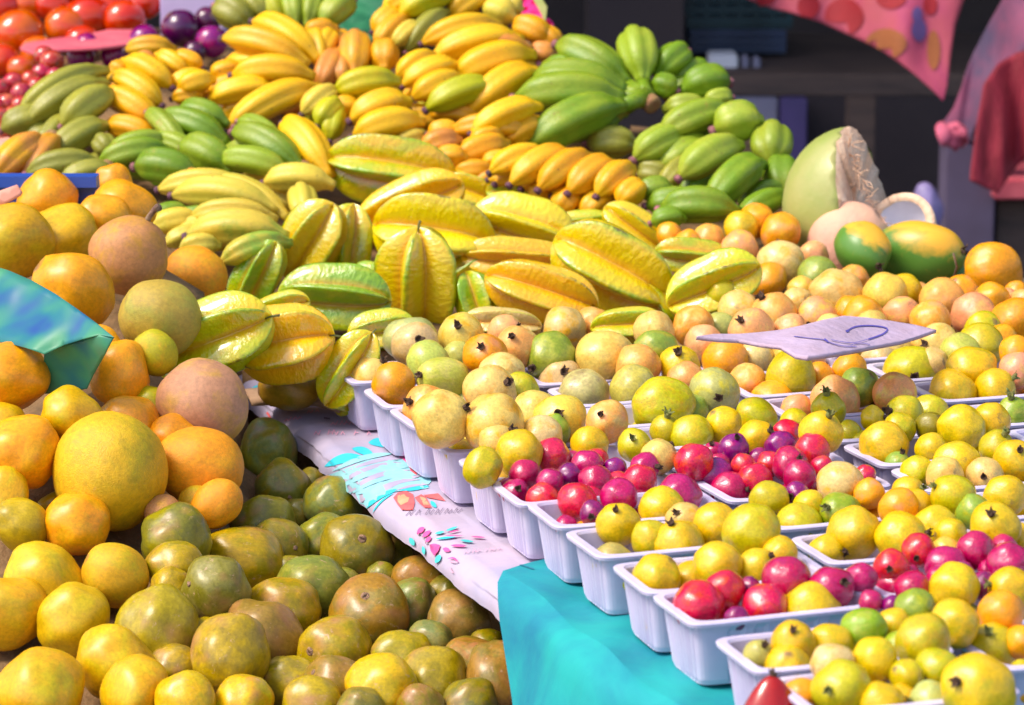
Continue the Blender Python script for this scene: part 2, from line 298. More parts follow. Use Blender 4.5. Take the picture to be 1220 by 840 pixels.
GUAVA = [
 (442,447,23,'P',k(456,431)),(471,457,25,'O',{}),(488,403,24,'U',e(1.35,5)),(494,411,27,'P',k(498,405)),(550,403,27,'P',k(546,391)),
 (507,430,25,'U',e(1.1,-20)),(529,453,27,'U',{'k':(502,447),'e':1.3}),(546,424,17,'U',{}),(579,426,26,'O',{'k':(574,415),'e':1.1}),(602,396,20,'K',k(616,390)),
 (617,415,25,'K',k(611,403)),(597,446,26,'P',{}),(583,466,29,'P',{'k':(604,456),'e':1.1}),(622,466,22,'L',{}),(508,487,27,'K',k(489,479)),
 (526,500,33,'P',k(554,486)),(589,505,35,'P',{}),(547,539,17,'Y',{}),(673,391,25,'P',{}),(706,387,21,'K',{}),
 (656,425,28,'G',{'k':(636,437),'e':1.08}),(716,427,34,'P',{'k':(752,417),'e':1.1}),(779,394,23,'P',{}),(826,389,24,'K',{}),(782,417,22,'G',e(1.25,-10)),
 (759,436,26,'K',{}),(809,436,25,'Y',k(808,421)),(838,410,22,'K',{}),(667,452,26,'P',k(671,444)),(695,467,30,'S',{}),
 (754,463,27,'S',{}),(817,452,21,'K',{}),(786,483,34,'L',e(1.15,15)),(636,494,28,'P',{}),(668,501,31,'P',k(665,493)),
 (723,502,25,'K',k(716,494)),(851,467,29,'U',k(856,473)),(824,490,20,'G',k(804,492)),(793,514,18,'L',kg(795,498)),(824,519,23,'L',{'e':1.1,'a':0,'k':(801,529)}),
 (862,507,21,'Y',{}),(756,531,20,'L',kg(754,523)),(660,513,19,'G',{}),(643,521,27,'P',{}),(618,540,27,'Y',{}),
 (590,527,21,'P',k(606,514)),(575,557,22,'L',e(1.12,60)),(704,531,22,'Y',{}),(785,544,20,'P',{}),(898,496,23,'L',e(1.08,-20)),
 (900,523,21,'Y',k(914,515)),(891,455,23,'K',k(885,476)),(920,479,27,'O',{}),(863,430,27,'O',{}),(942,450,28,'L',e(1.08,80)),
 (900,424,20,'P',{}),(995,477,28,'K',{}),(1025,462,23,'G',{}),(987,488,19,'L',{'k':(985,470),'e':1.15,'g':1}),(978,516,25,'Y',kg(987,497)),
 (946,505,17,'L',{}),(1013,515,15,'L',{}),(1039,498,14,'Y',k(1054,497)),(1066,470,25,'K',{}),(1086,444,34,'L',k(1089,449)),
 (1080,493,21,'L',k(1062,490)),(1073,510,19,'L',{}),(1108,508,17,'T',{}),(1057,533,30,'Y',{}),(1027,527,15,'L',{}),
 (1135,468,28,'Y',{}),(1143,423,24,'U',{}),(1167,413,27,'L',k(1177,427)),(1155,441,27,'Y',e(1.15,10)),(1185,464,24,'Y',kg(1206,451)),
 (1145,510,27,'Y',{}),(1181,502,21,'Y',{}),(1207,492,19,'G',kg(1205,475)),(1212,443,22,'K',{}),(1211,420,20,'O',{}),
 (1211,383,27,'O',{}),(1118,408,22,'P',k(1102,409)),(1109,535,18,'Y',{}),(1140,553,27,'Y',{}),(1187,534,20,'L',kg(1196,519)),
 (1209,549,24,'Y',k(1215,537)),(1069,555,15,'G',k(1074,542)),(1093,562,21,'L',kg(1098,578)),(1137,594,27,'L',kg(1115,580)),(1173,567,21,'P',k(1172,568)),
 (1197,591,25,'Y',{}),(1162,609,23,'G',{}),(1185,629,29,'Y',k(1181,613)),(1133,638,19,'Y',{}),(1126,657,17,'P',{}),
 (998,576,27,'P',{}),(1035,588,18,'O',{}),(1001,611,23,'G',{'k':(986,605),'e':1.1,'g':1}),(1017,636,31,'Y',k(1006,657)),(1071,605,24,'O',{}),
 (1089,603,21,'Y',{}),(1081,587,19,'Y',kg(1096,582)),(1073,641,30,'Y',k(1103,636)),(915,594,20,'L',e(1.15,0)),(949,626,27,'L',{}),
 (966,602,18,'Y',{}),(895,633,33,'L',{}),(984,657,21,'Y',{}),(929,659,20,'Y',{}),(1216,640,17,'Y',{}),
 (737,627,27,'Y',k(734,611)),(785,605,25,'Y',e(1.08,-10)),(816,621,22,'P',k(807,612)),(775,642,22,'L',{}),(808,651,30,'Y',k(800,625)),
 (855,624,27,'Y',{}),(698,646,24,'O',{}),(727,668,20,'N',e(1.2,0)),(782,690,28,'Y',{}),(749,690,18,'L',{}),
 (852,673,28,'Y',{}),(900,677,22,'Y',k(916,664)),(967,730,34,'Y',{}),(1032,750,25,'G',{'k':(1003,755),'e':1.1,'g':1}),(990,769,24,'Y',e(1.15,-15)),
 (945,768,27,'Y',k(945,752)),(904,780,17,'S',k(910,770)),(938,797,27,'Y',{}),(992,790,23,'P',e(1.15,10)),(1003,822,34,'L',kg(988,822)),
 (1041,786,27,'Y',{}),(957,832,23,'O',{}),(1050,840,28,'Y',{}),(1089,725,22,'G',e(1.1,40)),(1137,700,29,'Y',kg(1157,721)),
 (1135,743,30,'Y',{}),(1100,764,30,'L',{'e':1.1,'a':60}),(1191,733,27,'O',{}),(1204,702,26,'Y',kg(1179,696)),(1181,777,33,'L',kg(1179,758)),
 (1166,823,43,'Y',k(1140,812)),(1116,798,25,'L',k(1101,809)),(1080,806,20,'L',{}),(1108,835,24,'U',kg(1085,835)),(1064,745,20,'Y',{}),
 (1218,766,20,'O',{}),(1219,824,20,'O',{}),(1217,800,14,'L',{}),(1075,833,18,'Y',{}),
 # far heap
 (885,273,20,'Y',{}),(902,263,20,'O',{}),(930,277,23,'O',k(927,288)),(880,295,21,'K',k(899,311)),(845,284,18,'K',{}),
 (930,315,27,'P',{}),(971,304,18,'K',{}),(975,330,24,'G',k(968,336)),(916,334,20,'O',{'k':(905,352),'e':1.25}),(997,351,29,'P',e(1.1,0)),
 (1018,334,18,'K',{}),(880,371,24,'P',{}),(922,377,27,'K',k(908,355)),(859,390,18,'U',k(846,392)),(896,396,26,'K',k(885,384)),
 (973,377,23,'K',k(963,386)),(950,361,18,'P',{}),(1014,375,22,'O',{}),(1055,351,25,'P',k(1038,363)),(1074,347,22,'Y',{}),
 (1025,376,23,'O',{}),(1074,375,21,'K',{}),(1108,383,24,'K',{}),(1122,359,27,'K',{}),(1145,349,20,'O',{}),
 (1159,377,26,'K',{}),(1183,321,31,'O',e(1.08,-25)),(1198,360,16,'K',k(1195,364)),(1171,391,20,'L',{}),(1181,357,20,'O',{}),
 (1209,348,14,'O',{}),(1221,362,18,'K',{}),(798,280,15,'O',{}),(820,289,15,'O',{}),(1110,432,18,'P',{}),
 (1015,440,20,'O',{}),(1048,428,20,'P',{}),(975,450,18,'O',{}),(860,350,18,'L',{}),(1200,330,14,'K',{}),(1193,405,18,'O',{}),
 (955,345,16,'P',{}),(1095,350,14,'K',{}),(1040,390,20,'P',{}),(940,395,20,'K',{}),(990,392,18,'P',{}),
]
CRIM = [
 (658,543,20,'R',{}),(625,566,19,'M',{}),(614,588,18,'M',k(617,583)),(604,582,14,'M',{}),(655,574,16,'M',{}),
 (647,594,19,'R',{}),(688,598,24,'R',{}),(653,616,21,'M',k(650,627)),(699,556,19,'M',{}),(709,573,19,'M',{}),
 (706,611,15,'V',k(705,615)),(674,627,13,'M',{}),(683,549,12,'M',{}),(678,566,14,'V',{}),(710,549,15,'R',{}),(732,559,14,'V',{}),
 (737,575,14,'R',{}),(737,591,20,'M',e(1.1,0)),(762,573,21,'R',{}),(768,556,17,'M',k(782,556)),(704,592,14,'R',{}),(810,591,25,'M',{}),
 (826,551,24,'R',{}),(852,566,19,'V',e(1.1,10)),(870,584,24,'M',k(890,583)),(874,535,18,'V',k(878,522)),(850,539,12,'M',k(848,530)),
 (886,554,14,'R',{}),(900,572,20,'R',{}),(857,552,12,'M',{}),(937,518,18,'R',{}),(930,531,17,'V',e(1.1,10)),(968,536,20,'R',{}),
 (941,554,21,'M',k(951,547)),(952,567,19,'M',{}),(917,553,15,'R',{}),(979,557,14,'R',{}),(949,588,14,'V',k(943,591)),(904,547,13,'V',{}),
 (1031,567,13,'R',{}),
 (832,723,32,'R',{}),(864,703,23,'R',{}),(935,690,28,'M',{}),(911,722,27,'R',{}),(991,701,26,'M',k(1004,694)),(893,699,12,'V',{}),(878,738,15,'V',{}),
 (1025,690,19,'M',{}),(1062,676,21,'R',k(1060,678)),(1094,656,20,'R',k(1092,664)),(1063,700,20,'M',{}),(1087,702,21,'M',{}),(1038,717,14,'M',{}),
 (1125,673,22,'M',e(1.1,15)),(1118,689,15,'M',{}),(1162,656,22,'M',{}),(1201,671,24,'M',{}),(1196,652,15,'M',{}),(1171,698,17,'V',{}),
 (1147,683,14,'V',{}),(1085,683,10,'M',{}),(1180,680,14,'M',{}),(1063,722,12,'V',{}),
]
LEFTF = [  # kind: m mango, s sapote, a ambarella; lower left yellowed for a glow
 (57,240,34,'O','m',{}),(135,216,20,'O','m',e(1.1,-10)),(145,248,33,'O','m',e(1.12,-20)),(122,262,30,'O','m',e(1.15,-15)),(66,288,40,'D','m',e(1.2,28)),
 (88,345,42,'O','m',e(1.18,-38)),(153,305,48,'B','s',{}),(232,331,36,'O','s',e(1.08,-35)),(190,379,45,'N','s',{}),(8,290,46,'D','m',e(1.2,10)),
 (142,447,36,'O','m',e(1.14,80)),(8,450,43,'O','m',{}),(240,484,56,'B','s',{}),(238,555,48,'O','s',e(1.14,-8)),(130,562,70,'H','s',{}),
 (24,540,47,'O','m',{}),(82,494,32,'D','m',e(1.1,-20)),(150,506,35,'O','m',e(1.1,20)),(90,626,37,'O','m',{}),(258,600,27,'O','s',e(1.2,40)),
 (137,685,38,'D','s',{}),(50,692,46,'D','m',e(1.1,-30)),(24,624,30,'Q','m',{}),(64,604,17,'Q','m',e(1.3,30)),(86,740,42,'D','m',e(1.08,70)),
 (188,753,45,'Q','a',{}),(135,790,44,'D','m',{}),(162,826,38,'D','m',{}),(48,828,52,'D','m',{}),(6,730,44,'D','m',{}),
 (208,797,27,'Q','a',e(1.1,0)),(8,590,26,'D','m',e(1.4,85)),(180,483,22,'L','m',{}),(205,523,28,'O','m',{}),(185,420,25,'L','s',{}),
 (120,412,22,'O','m',{}),(235,600,22,'D','s',{}),(195,612,22,'B','s',{}),(0,510,30,'D','m',{}),
 (320,540,32,'X','a',e(1.18,80)),(336,584,32,'T','a',k(347,592)),(397,602,30,'X','a',e(1.08,-60)),(371,578,18,'T','a',{}),(208,641,36,'T','a',{}),
 (313,628,33,'T','a',e(1.1,20)),(333,652,31,'T','a',k(354,653)),(288,668,39,'Q','a',e(1.24,-8)),(384,644,28,'X','a',{}),(422,656,38,'T','a',{'k':(432,640),'e':1.12}),
 (207,677,29,'Q','a',e(1.1,10)),(258,702,37,'T','a',k(226,694)),(203,700,21,'Q','a',{}),(372,703,37,'X','a',e(1.12,-15)),(336,728,38,'Q','a',e(1.14,-25)),
 (440,735,43,'W','a',k(434,708)),(312,760,42,'W','a',e(1.14,-30)),(273,782,42,'Q','a',{}),(400,776,38,'Q','a',{'e':1.1,'k':(368,776)}),(345,813,30,'Q','a',e(1.1,0)),
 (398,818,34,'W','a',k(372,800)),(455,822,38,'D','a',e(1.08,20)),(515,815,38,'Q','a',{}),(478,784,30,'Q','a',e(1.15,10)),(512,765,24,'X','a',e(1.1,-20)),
 (556,797,33,'W','a',e(1.1,40)),(591,815,36,'W','a',e(1.3,85)),(545,742,33,'W','a',e(1.08,50)),(489,722,27,'X','a',e(1.2,50)),(500,694,30,'W','a',e(1.15,20)),
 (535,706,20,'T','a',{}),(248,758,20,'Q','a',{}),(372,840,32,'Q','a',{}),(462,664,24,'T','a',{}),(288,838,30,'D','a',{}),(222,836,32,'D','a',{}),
 (560,842,30,'T','a',{}),(430,845,24,'T','a',{}),(455,690,18,'T','a',{}),(355,612,16,'T','a',{}),(580,770,20,'T','a',{}),(412,700,20,'T','a',{}),
 (345,681,18,'T','a',{}),(500,842,24,'W','a',{}),
]

# ---------------- settle every fruit of a pile so that they touch without cutting into each other (moves along the line of sight depth)
def settle(items, surf, keep=.95, iters=120, amp=.06):
    n = len(items); X = np.array([[i[0], i[1]] for i in items], float); R = np.array([i[2] for i in items], float)
    w0 = np.array([surf(x, y) for x, y in X]); w = w0.copy()
    D = np.array([list(ray(x, y)) for x, y in X])
    low = X[:, 1]+R*.9
    pairs = [(i, j) for i in range(n) for j in range(i) if np.hypot(*(X[i]-X[j])) < (R[i]+R[j])*1.02]
    for _ in range(iters):
        for i, j in pairs:
            ri, rj = R[i]*w[i]/FPX, R[j]*w[j]/FPX; s = (ri+rj)*keep
            pl = np.hypot(*(X[i]-X[j]))*(w[i]+w[j])/2/FPX
            if pl >= s: continue
            need = math.sqrt(s*s-pl*pl); near = -1 if low[i] > low[j] else 1   # sign of w_i - w_j
            cur = (w[i]-w[j])*near
            if cur < need:
                m = (need-cur)*.25; w[i] += near*m; w[j] -= near*m
        w += (np.clip(w, w0-amp, w0+amp)-w)*.5
        w += (w0-w)*.02
    return w
def fruit(kind, spec, w, meshes, label, cat, group=None, calyx=None, part='calyx', stem=None):
    x, y, r, c, op = spec; p = at(x, y, w); R = r*w/FPX; i = rng.randint(1000)
    toC = (CAM-p).normalized(); right = RT; up = toC.cross(right).normalized()*-1
    if up.z < 0: up = -up
    if 'k' in op:
        dx, dy = (op['k'][0]-x)/r/op.get('e', 1), -(op['k'][1]-y)/r/op.get('e', 1); q = math.hypot(dx, dy)
        if q > .93: dx, dy = dx*.93/q, dy*.93/q; q = .93
        ax = right*dx+up*dy+toC*math.sqrt(1-q*q)
    elif 'a' in op:
        a = math.radians(op['a']); ax = right*math.cos(a)+up*math.sin(a)+toC*random.uniform(-.35, -.05)
    else:
        ax = Vector((random.uniform(-1, 1), random.uniform(-.2, 1), random.uniform(-.9, .3)))
        if random.random() < .3: ax = (right*random.uniform(-1, 1)-up*random.uniform(-.2, .9)-toC*random.uniform(.1, .9))
    ax.normalize()
    o = link(kind, meshes[i % len(meshes)], None, None, label, cat, group)
    o.location = p; o.rotation_mode = 'QUATERNION'; o.rotation_quaternion = orient(ax, random.uniform(0, 6.28))
    el = op.get('e', 1.0); o.scale = (R, R*random.uniform(.96, 1.02), R*el)
    tints(o, c)
    if calyx and 'k' in op:
        cm = (CXG if op.get('g') else CX) if calyx is True else calyx
        ch = link(part, cm[i % len(cm)], None, o); s = random.uniform(.85, 1.25)*min(1.5, max(.9, 26/r)); ch.scale = (s, s, s/el)
        zs = [v.co.z for v in o.data.vertices if abs(v.co.x) < .1 and abs(v.co.y) < .1 and v.co.z > 0]
        ch.location = (0, 0, (sum(zs)/len(zs) if zs else 1)-.01)
    return o
def tints(o, c, j=.07):
    _, a, b = C[c]
    def jit(q):
        h = random.uniform(-j, j); return [max(.004, q[0]*(1+h+random.uniform(-j, j)*.5)), max(.004, q[1]*(1+h+random.uniform(-j, j))), max(.003, q[2]*(1+random.uniform(-.3, .3)))]
    o['tint'] = jit(a); o['tint2'] = jit(b)
ORD = ['zeroth', 'first', 'second', 'third', 'fourth', 'fifth', 'sixth', 'seventh', 'eighth', 'ninth', 'tenth', 'eleventh', 'twelfth']
def rank_labels(recs):
    """recs: (object, colour words, noun, zone words) -> one label each, told apart by their order in the zone"""
    from collections import defaultdict
    g = defaultdict(list)
    for o, col_, noun, zone, px, feat in recs: g[(col_, noun, zone)].append((px, o, feat))
    for (c_, noun, zone), L_ in g.items():
        L_.sort(key=lambda q: q[0]); n = len(L_)
        for i, (px, o, feat) in enumerate(L_):
            if n == 1: t = f'the only {c_} {noun} {zone}'
            else:
                w = 'leftmost' if i == 0 else 'rightmost' if i == n-1 else (ORD[i+1]+' from left' if i < 12 else ORD[n-i]+' from right')
                t = f'{c_} {noun}{feat}, {w} of its colour {zone}'
                if len(t.split()) > 16: t = f'{c_} {noun}, {w} of its colour {zone}'
            o['label'] = t

# ================================================================== SETTING
gm, nt, p = newmat('market_floor'); v = coords(nt, False)
L(nt, mixc(nt, ramp(nt, noisev(nt, v, 1.5, 8), .35, .7), (.035, .028, .025), (.075, .06, .05)), p.inputs['Base Color']); p.inputs['Roughness'].default_value = .8
link('ground', mesh('ground', [(-90, -60, 0), (90, -60, 0), (90, 140, 0), (-90, 140, 0)], [(0, 1, 2, 3)]), gm, kind='structure')

# ------------------------------------------------------------------ sales table with its two cloths
TV0, TZ = .812, .80
def table():
    t = empty('market_table', tp(.3, 1.6, 0), 'wooden market table under a floral printed cloth and a turquoise cloth, carrying the fruit trays', 'table')
    def part(name, bm, mat):
        me = bm_mesh(name, bm); o = link(name, me, mat, t); o.matrix_parent_inverse = Matrix.Translation(-t.location); return o
    R_ = Matrix.Rotation(ANG, 4, 'Z')
    def bx(s0, s1, v0, v1, z0, z1):
        bm = bmesh.new(); bm_box(bm, (s0-2.957, v0, z0), (s1-2.957, v1, z1), .004); bmesh.ops.transform(bm, matrix=R_, verts=bm.verts); return bm
    part('table_top', bx(-.36, 1.35, TV0+.02, 2.1, TZ-.03, TZ-.006), M['wood'])
    for s in (-.3, 1.2):
        for v_ in (TV0+.06, 2.0): part('leg', bx(s-.03, s+.03, v_-.03, v_+.03, 0, TZ-.031), M['wood'])
table()
def cloth_profile(u, z0, drop, bulge=0):
    """u<0 on the table top (distance in from the edge), u>0 measured down the front"""
    r = .020
    if u <= 0: return TV0+r-u, z0
    if u < r*1.57: a = u/r; return TV0+r-r*math.sin(a), z0-r*(1-math.cos(a))
    return TV0-bulge*min(1, (u-r*1.57)*14), z0-r-(u-r*1.57)
def cloth(name, s0, s1, uin, z0, dropf, startf, mat, wrinkle, ns=260, nu=70):
    vs = []
    for i in range(ns+1):
        for j in range(nu+1):
            fj = j/nu
            u = -uin+fj*uin*1.0 if False else None
            drop = dropf(s0+(s1-s0)*i/ns)
            u = -uin*(1-fj/.6)**1.5 if fj < .6 else drop*(fj-.6)/.4
            st = startf(u); s = st+(s1-st)*i/ns
            v_, z = cloth_profile(u, z0, drop, .022 if drop > .1 else .004)
            q = Vector((s*9, v_*9, z*4)); wv = noise.noise(q)*wrinkle+noise.noise(q*3.1)*wrinkle*.4
            if name == 'turquoise_cloth': z += .0035*abs(math.sin(s*17+v_*34+2*noise.noise(q*.5)))**3*(1 if u < 0 else 0)
            if name == 'printed_cloth' and u > -.03: v_ += .0035*noise.noise(Vector((s*14, 3, 1)))+.0015*noise.noise(Vector((s*60, 8, u*40))); z += .002*noise.noise(Vector((s*22, 9, u*30)))-.001
            if u > .02: v_ += wv*2.2+.006*math.sin(s*55+z*9)*min(1, u*5)*(1 if drop > .1 else .2)
            else: z += abs(wv)*.8
            vs.append(tp(s, v_, z))
    me = mesh(name, vs, grid_faces(ns+1, nu+1)); me.materials.append(mat)
    o = link(name, me); return o
def cloth_mat(name, c, c2, rough=.75):
    m, nt, p = newmat(name); v = coords(nt, False)
    c0 = mixc(nt, ramp(nt, noisev(nt, v, 7, 5, .6, .6), .35, .65), c, c2)
    L(nt, c0, p.inputs['Base Color']); p.inputs['Roughness'].default_value = rough
    b = N(nt, 'ShaderNodeBump'); b.inputs['Strength'].default_value = .35; b.inputs['Distance'].default_value = .004
    mp = N(nt, 'ShaderNodeMapping'); L(nt, v, mp.inputs[0]); mp.inputs['Rotation'].default_value = (0, 0, .35); mp.inputs['Scale'].default_value = (1, 3, 1)
    L(nt, noisev(nt, mp.outputs[0], 22, 6, .6), b.inputs['Height']); L(nt, b.outputs[0], p.inputs['Normal']); return m
M['print'] = cloth_mat('floral_print_cloth', (.47, .38, .48), (.37, .35, .50))
M['turq'] = cloth_mat('turquoise_cloth', (.0, .17, .27), (.004, .34, .33))
for n_, c_ in dict(ink_cyan=(.02, .50, .62), ink_aqua=(.24, .52, .58), ink_teal=(.05, .48, .47), ink_pink=(.80, .07, .28), ink_red=(.72, .10, .10), ink_coral=(.85, .32, .16), ink_dark=(.12, .08, .14), ink_rose=(.72, .30, .42), ink_seam=(.0, .14, .22)).items():
    M[n_] = plain(n_, c_, .75, tuple(min(1, x*1.15+.02) for x in c_), 60)
pc = cloth('printed_cloth', -.36, .66, .16, TZ, lambda s: .034, lambda u: -.36, M['print'], .0026)
tag(pc, 'white cloth printed with teal leaves, pink flowers and script along the table edge', 'tablecloth')
inks = ['ink_cyan', 'ink_aqua', 'ink_teal', 'ink_pink', 'ink_red', 'ink_coral', 'ink_dark', 'ink_rose']
def decal(obj, polys, lift=.0007, sub=2):
    """append flat printed shapes to the mesh of obj, laid on its own surface"""
    bvh = BVHTree.FromPolygons([v.co for v in obj.data.vertices], [tuple(p_.vertices) for p_ in obj.data.polygons])
    bm = bmesh.new(); bm.from_mesh(obj.data)
    for pi_, (mi, poly) in enumerate(polys):
        nb = bmesh.new(); vv = [nb.verts.new((x, y, 0)) for x, y in poly]
        try: f = nb.faces.new(vv)
        except ValueError: nb.free(); continue
        bmesh.ops.triangulate(nb, faces=[f])
        bmesh.ops.subdivide_edges(nb, edges=nb.edges[:], cuts=sub, use_grid_fill=True); nb.verts.ensure_lookup_table()
        mp = {}
        for q in nb.verts:
            d = ray(q.co.x, q.co.y).normalized(); hit, nrm, _, _ = bvh.ray_cast(CAM, d)
            if hit is None: continue
            if nrm.dot(d) > 0: nrm = -nrm
            mp[q.index] = bm.verts.new(hit+nrm*(lift+.000012*pi_))
        if mp:
            for f in nb.faces:
                if any(q.index not in mp for q in f.verts): continue
                try: g = bm.faces.new([mp[q.index] for q in f.verts]); g.material_index = mi; g.smooth = True
                except ValueError: pass
        nb.free()
    bm.to_mesh(obj.data); bm.free()
def stroke(pts, w, mi):
    """a pen stroke as thin quads in photo pixels"""
    out = []
    for (a, b) in zip(pts, pts[1:]):
        dx, dy = b[0]-a[0], b[1]-a[1]; l = math.hypot(dx, dy) or 1; nx, ny = -dy/l*w, dx/l*w
        out.append((mi, [(a[0]-nx-dx/l*w*.4, a[1]-ny-dy/l*w*.4), (b[0]-nx, b[1]-ny), (b[0]+nx+dx/l*w*.2, b[1]+ny), (a[0]+nx, a[1]+ny)]))
    return out
def leaf(x0, y0, x1, y1, w, mi, bend=0, n=9):
    a = Vector((x0, y0)); b = Vector((x1, y1)); d = b-a; nn = Vector((-d.y, d.x)).normalized(); up_, dn = [], []
    for i in range(n+1):
        t = i/n; c = a+d*t+nn*bend*math.sin(math.pi*t); ww = w*math.sin(math.pi*min(1, t*1.0))**.7
        up_.append((c+nn*ww)[:]); dn.append((c-nn*ww)[:])
    return (mi, up_+dn[-2:0:-1])
for m_ in inks: pc.data.materials.append(M[m_])
P_ = []
A, B_, T_, K_, R_, Oc, Dk, Ro = 1, 2, 3, 4, 5, 6, 7, 8
P_ += [leaf(300, 472, 326, 461, 3, A), leaf(300, 463, 318, 459, 2, A)]
P_ += [leaf(387, 556, 437, 547, 5.5, A, -5), leaf(419, 535, 447, 545, 4.5, A, -2), leaf(439, 528, 462, 533, 5, A, -3), leaf(396, 562, 470, 541, 3.2, B_, -5)]
P_ += [leaf(397, 575, 478, 548, 4, B_, -8), leaf(405, 582, 492, 556, 5.5, B_, -9), leaf(412, 592, 500, 566, 5, B_, -10), leaf(425, 590, 505, 578, 4, B_, -7), leaf(452, 588, 512, 582, 3.5, B_, -3), leaf(409, 570, 420, 592, 2.5, B_, 2)]
P_ += [leaf(437, 606, 478, 583, 2.6, A, -4), leaf(470, 584, 512, 580, 2.6, A, 1), leaf(438, 604, 446, 596, 2.4, A), leaf(444, 612, 470, 588, 1.1, A, -3), leaf(400, 590, 437, 622, 1.3, B_, 3)]
P_ += [leaf(475, 545, 489, 560, 3.2, K_, -5), leaf(488, 561, 502, 566, 3, K_, -2), leaf(488, 558, 497, 567, 1.6, R_)]
P_ = [(B_, [(392, 566), (420, 556), (470, 546), (508, 552), (514, 574), (506, 583), (470, 585), (440, 603), (434, 612), (424, 598), (408, 582)])]+P_
P_ += [leaf(398, 582, 474, 551, 2.6, 0, -6), leaf(408, 594, 490, 561, 2.8, 0, -9), leaf(426, 602, 502, 572, 2.4, 0, -8), leaf(448, 592, 508, 566, 2, 0, -4), leaf(414, 562, 482, 547, 2.2, 0, -4), leaf(470, 586, 511, 578, 1.5, 0, -2)]
# red and orange flower
P_ += [(R_, [(469, 594), (474, 588), (484, 586), (492, 590), (494, 600), (492, 609), (488, 603), (484, 601), (480, 609), (474, 602)]),
       (Oc, [(474, 592), (484, 588), (488, 593), (486, 599), (478, 603), (474, 598)]),
       (R_, [(494, 594), (502, 590), (508, 594), (514, 606), (506, 606), (499, 600)]), (Oc, [(500, 593), (506, 594), (512, 603), (505, 603)]),
       (R_, [(504, 591), (522, 589), (531, 598), (520, 596), (510, 594)]), leaf(513, 598, 520, 606, 2.4, A)]
# black script line under the flower and small lettering
def letters(x0, y0, dx, hts, slant, w, mi, dy=0):
    out = []
    for i, h in enumerate(hts):
        x = x0+i*dx; y = y0+i*dy
        if h == 0: continue
        out += stroke([(x, y), (x+slant, y-h)], w, mi)
        if i % 2 == 0: out += stroke([(x+slant, y-h), (x+dx*.9, y)], w*.8, mi)
        elif i % 3 == 0: out += stroke([(x+slant*.5, y-h*.5), (x+dx, y-h*.5)], w*.7, mi)
    return out
P_ += letters(484, 615, 5.6, [5, 7, 6, 0, 7, 6, 6, 7, 6, 5, 6, 5], 5, .3, Dk, -.25)
P_ += letters(375, 519, 5.2, [4, 5, 0, 6, 6, 4, 4, 0, 0, 5, 0, 0, 4], 2, .45, Ro, .05)
P_ += letters(394, 508, 5.5, [3, 5, 5, 5, 4, 4], 3, .5, Ro, -.1)+letters(340, 503, 5, [3, 4, 4, 3], 3, .45, Ro, -.6)+letters(366, 494, 5, [3, 3, 3], 2, .45, Ro, -.6)
P_ += letters(553, 661, 5, [3, 3, 4, 3, 0, 3, 3, 3, 3], 2, .4, Ro, -.5)
P_ += stroke([(386, 500), (393, 501)], .9, Dk)+stroke([(320, 492), (325, 500)], 1.2, R_)
# pink firework flower
P_ += [leaf(499, 636, 507, 630, 3, K_), leaf(505, 641, 514, 634, 2.6, K_), leaf(509, 647, 515, 641, 2.4, K_), (K_, [(514, 650), (519, 649), (526, 651), (525, 656), (520, 663), (515, 657)]),
       leaf(529, 655, 538, 658, 2.4, K_), leaf(490, 641, 496, 650, 2.8, T_), leaf(506, 651, 508, 661, 2, T_), leaf(521, 671, 527, 662, 3, T_),
       leaf(519, 638, 530, 636, 1.6, T_), leaf(531, 635, 546, 630, 1.5, T_), leaf(520, 644, 544, 642, 1.3, A), leaf(548, 646, 564, 648, 1.4, T_), leaf(534, 637, 549, 634, .8, K_),
       leaf(530, 641, 552, 641, .7, K_), leaf(561, 642, 578, 643, 1, K_), leaf(538, 652, 556, 653, 1.5, K_), leaf(535, 667, 548, 672, 1, K_, -3), leaf(548, 671, 536, 667, .9, Ro, -2), leaf(538, 675, 543, 684, .8, Ro, 1)]
decal(pc, P_)
tq = cloth('turquoise_cloth', .585, 1.35, .24, TZ+.005, lambda s: .34, lambda u: .585+.012*math.sin(u*26)+max(0, u)*1.25, M['turq'], .0024)
tag(tq, 'turquoise cloth laid over the near end of the table and hanging down its side', 'tablecloth')
tq.data.materials.append(M['ink_seam'])
def seam():
    pts = []
    for x in range(560, 640, 4):
        t = (x-560)/80; pts.append((x, 684-8*min(1, t*3.2)+3.2*math.sin(t*9-1.3)))
    return [q for i, q in enumerate(stroke([(559.5, 700), (558.5, 690)]+pts, .8, 1))]
decal(tq, seam(), .0006, 1)
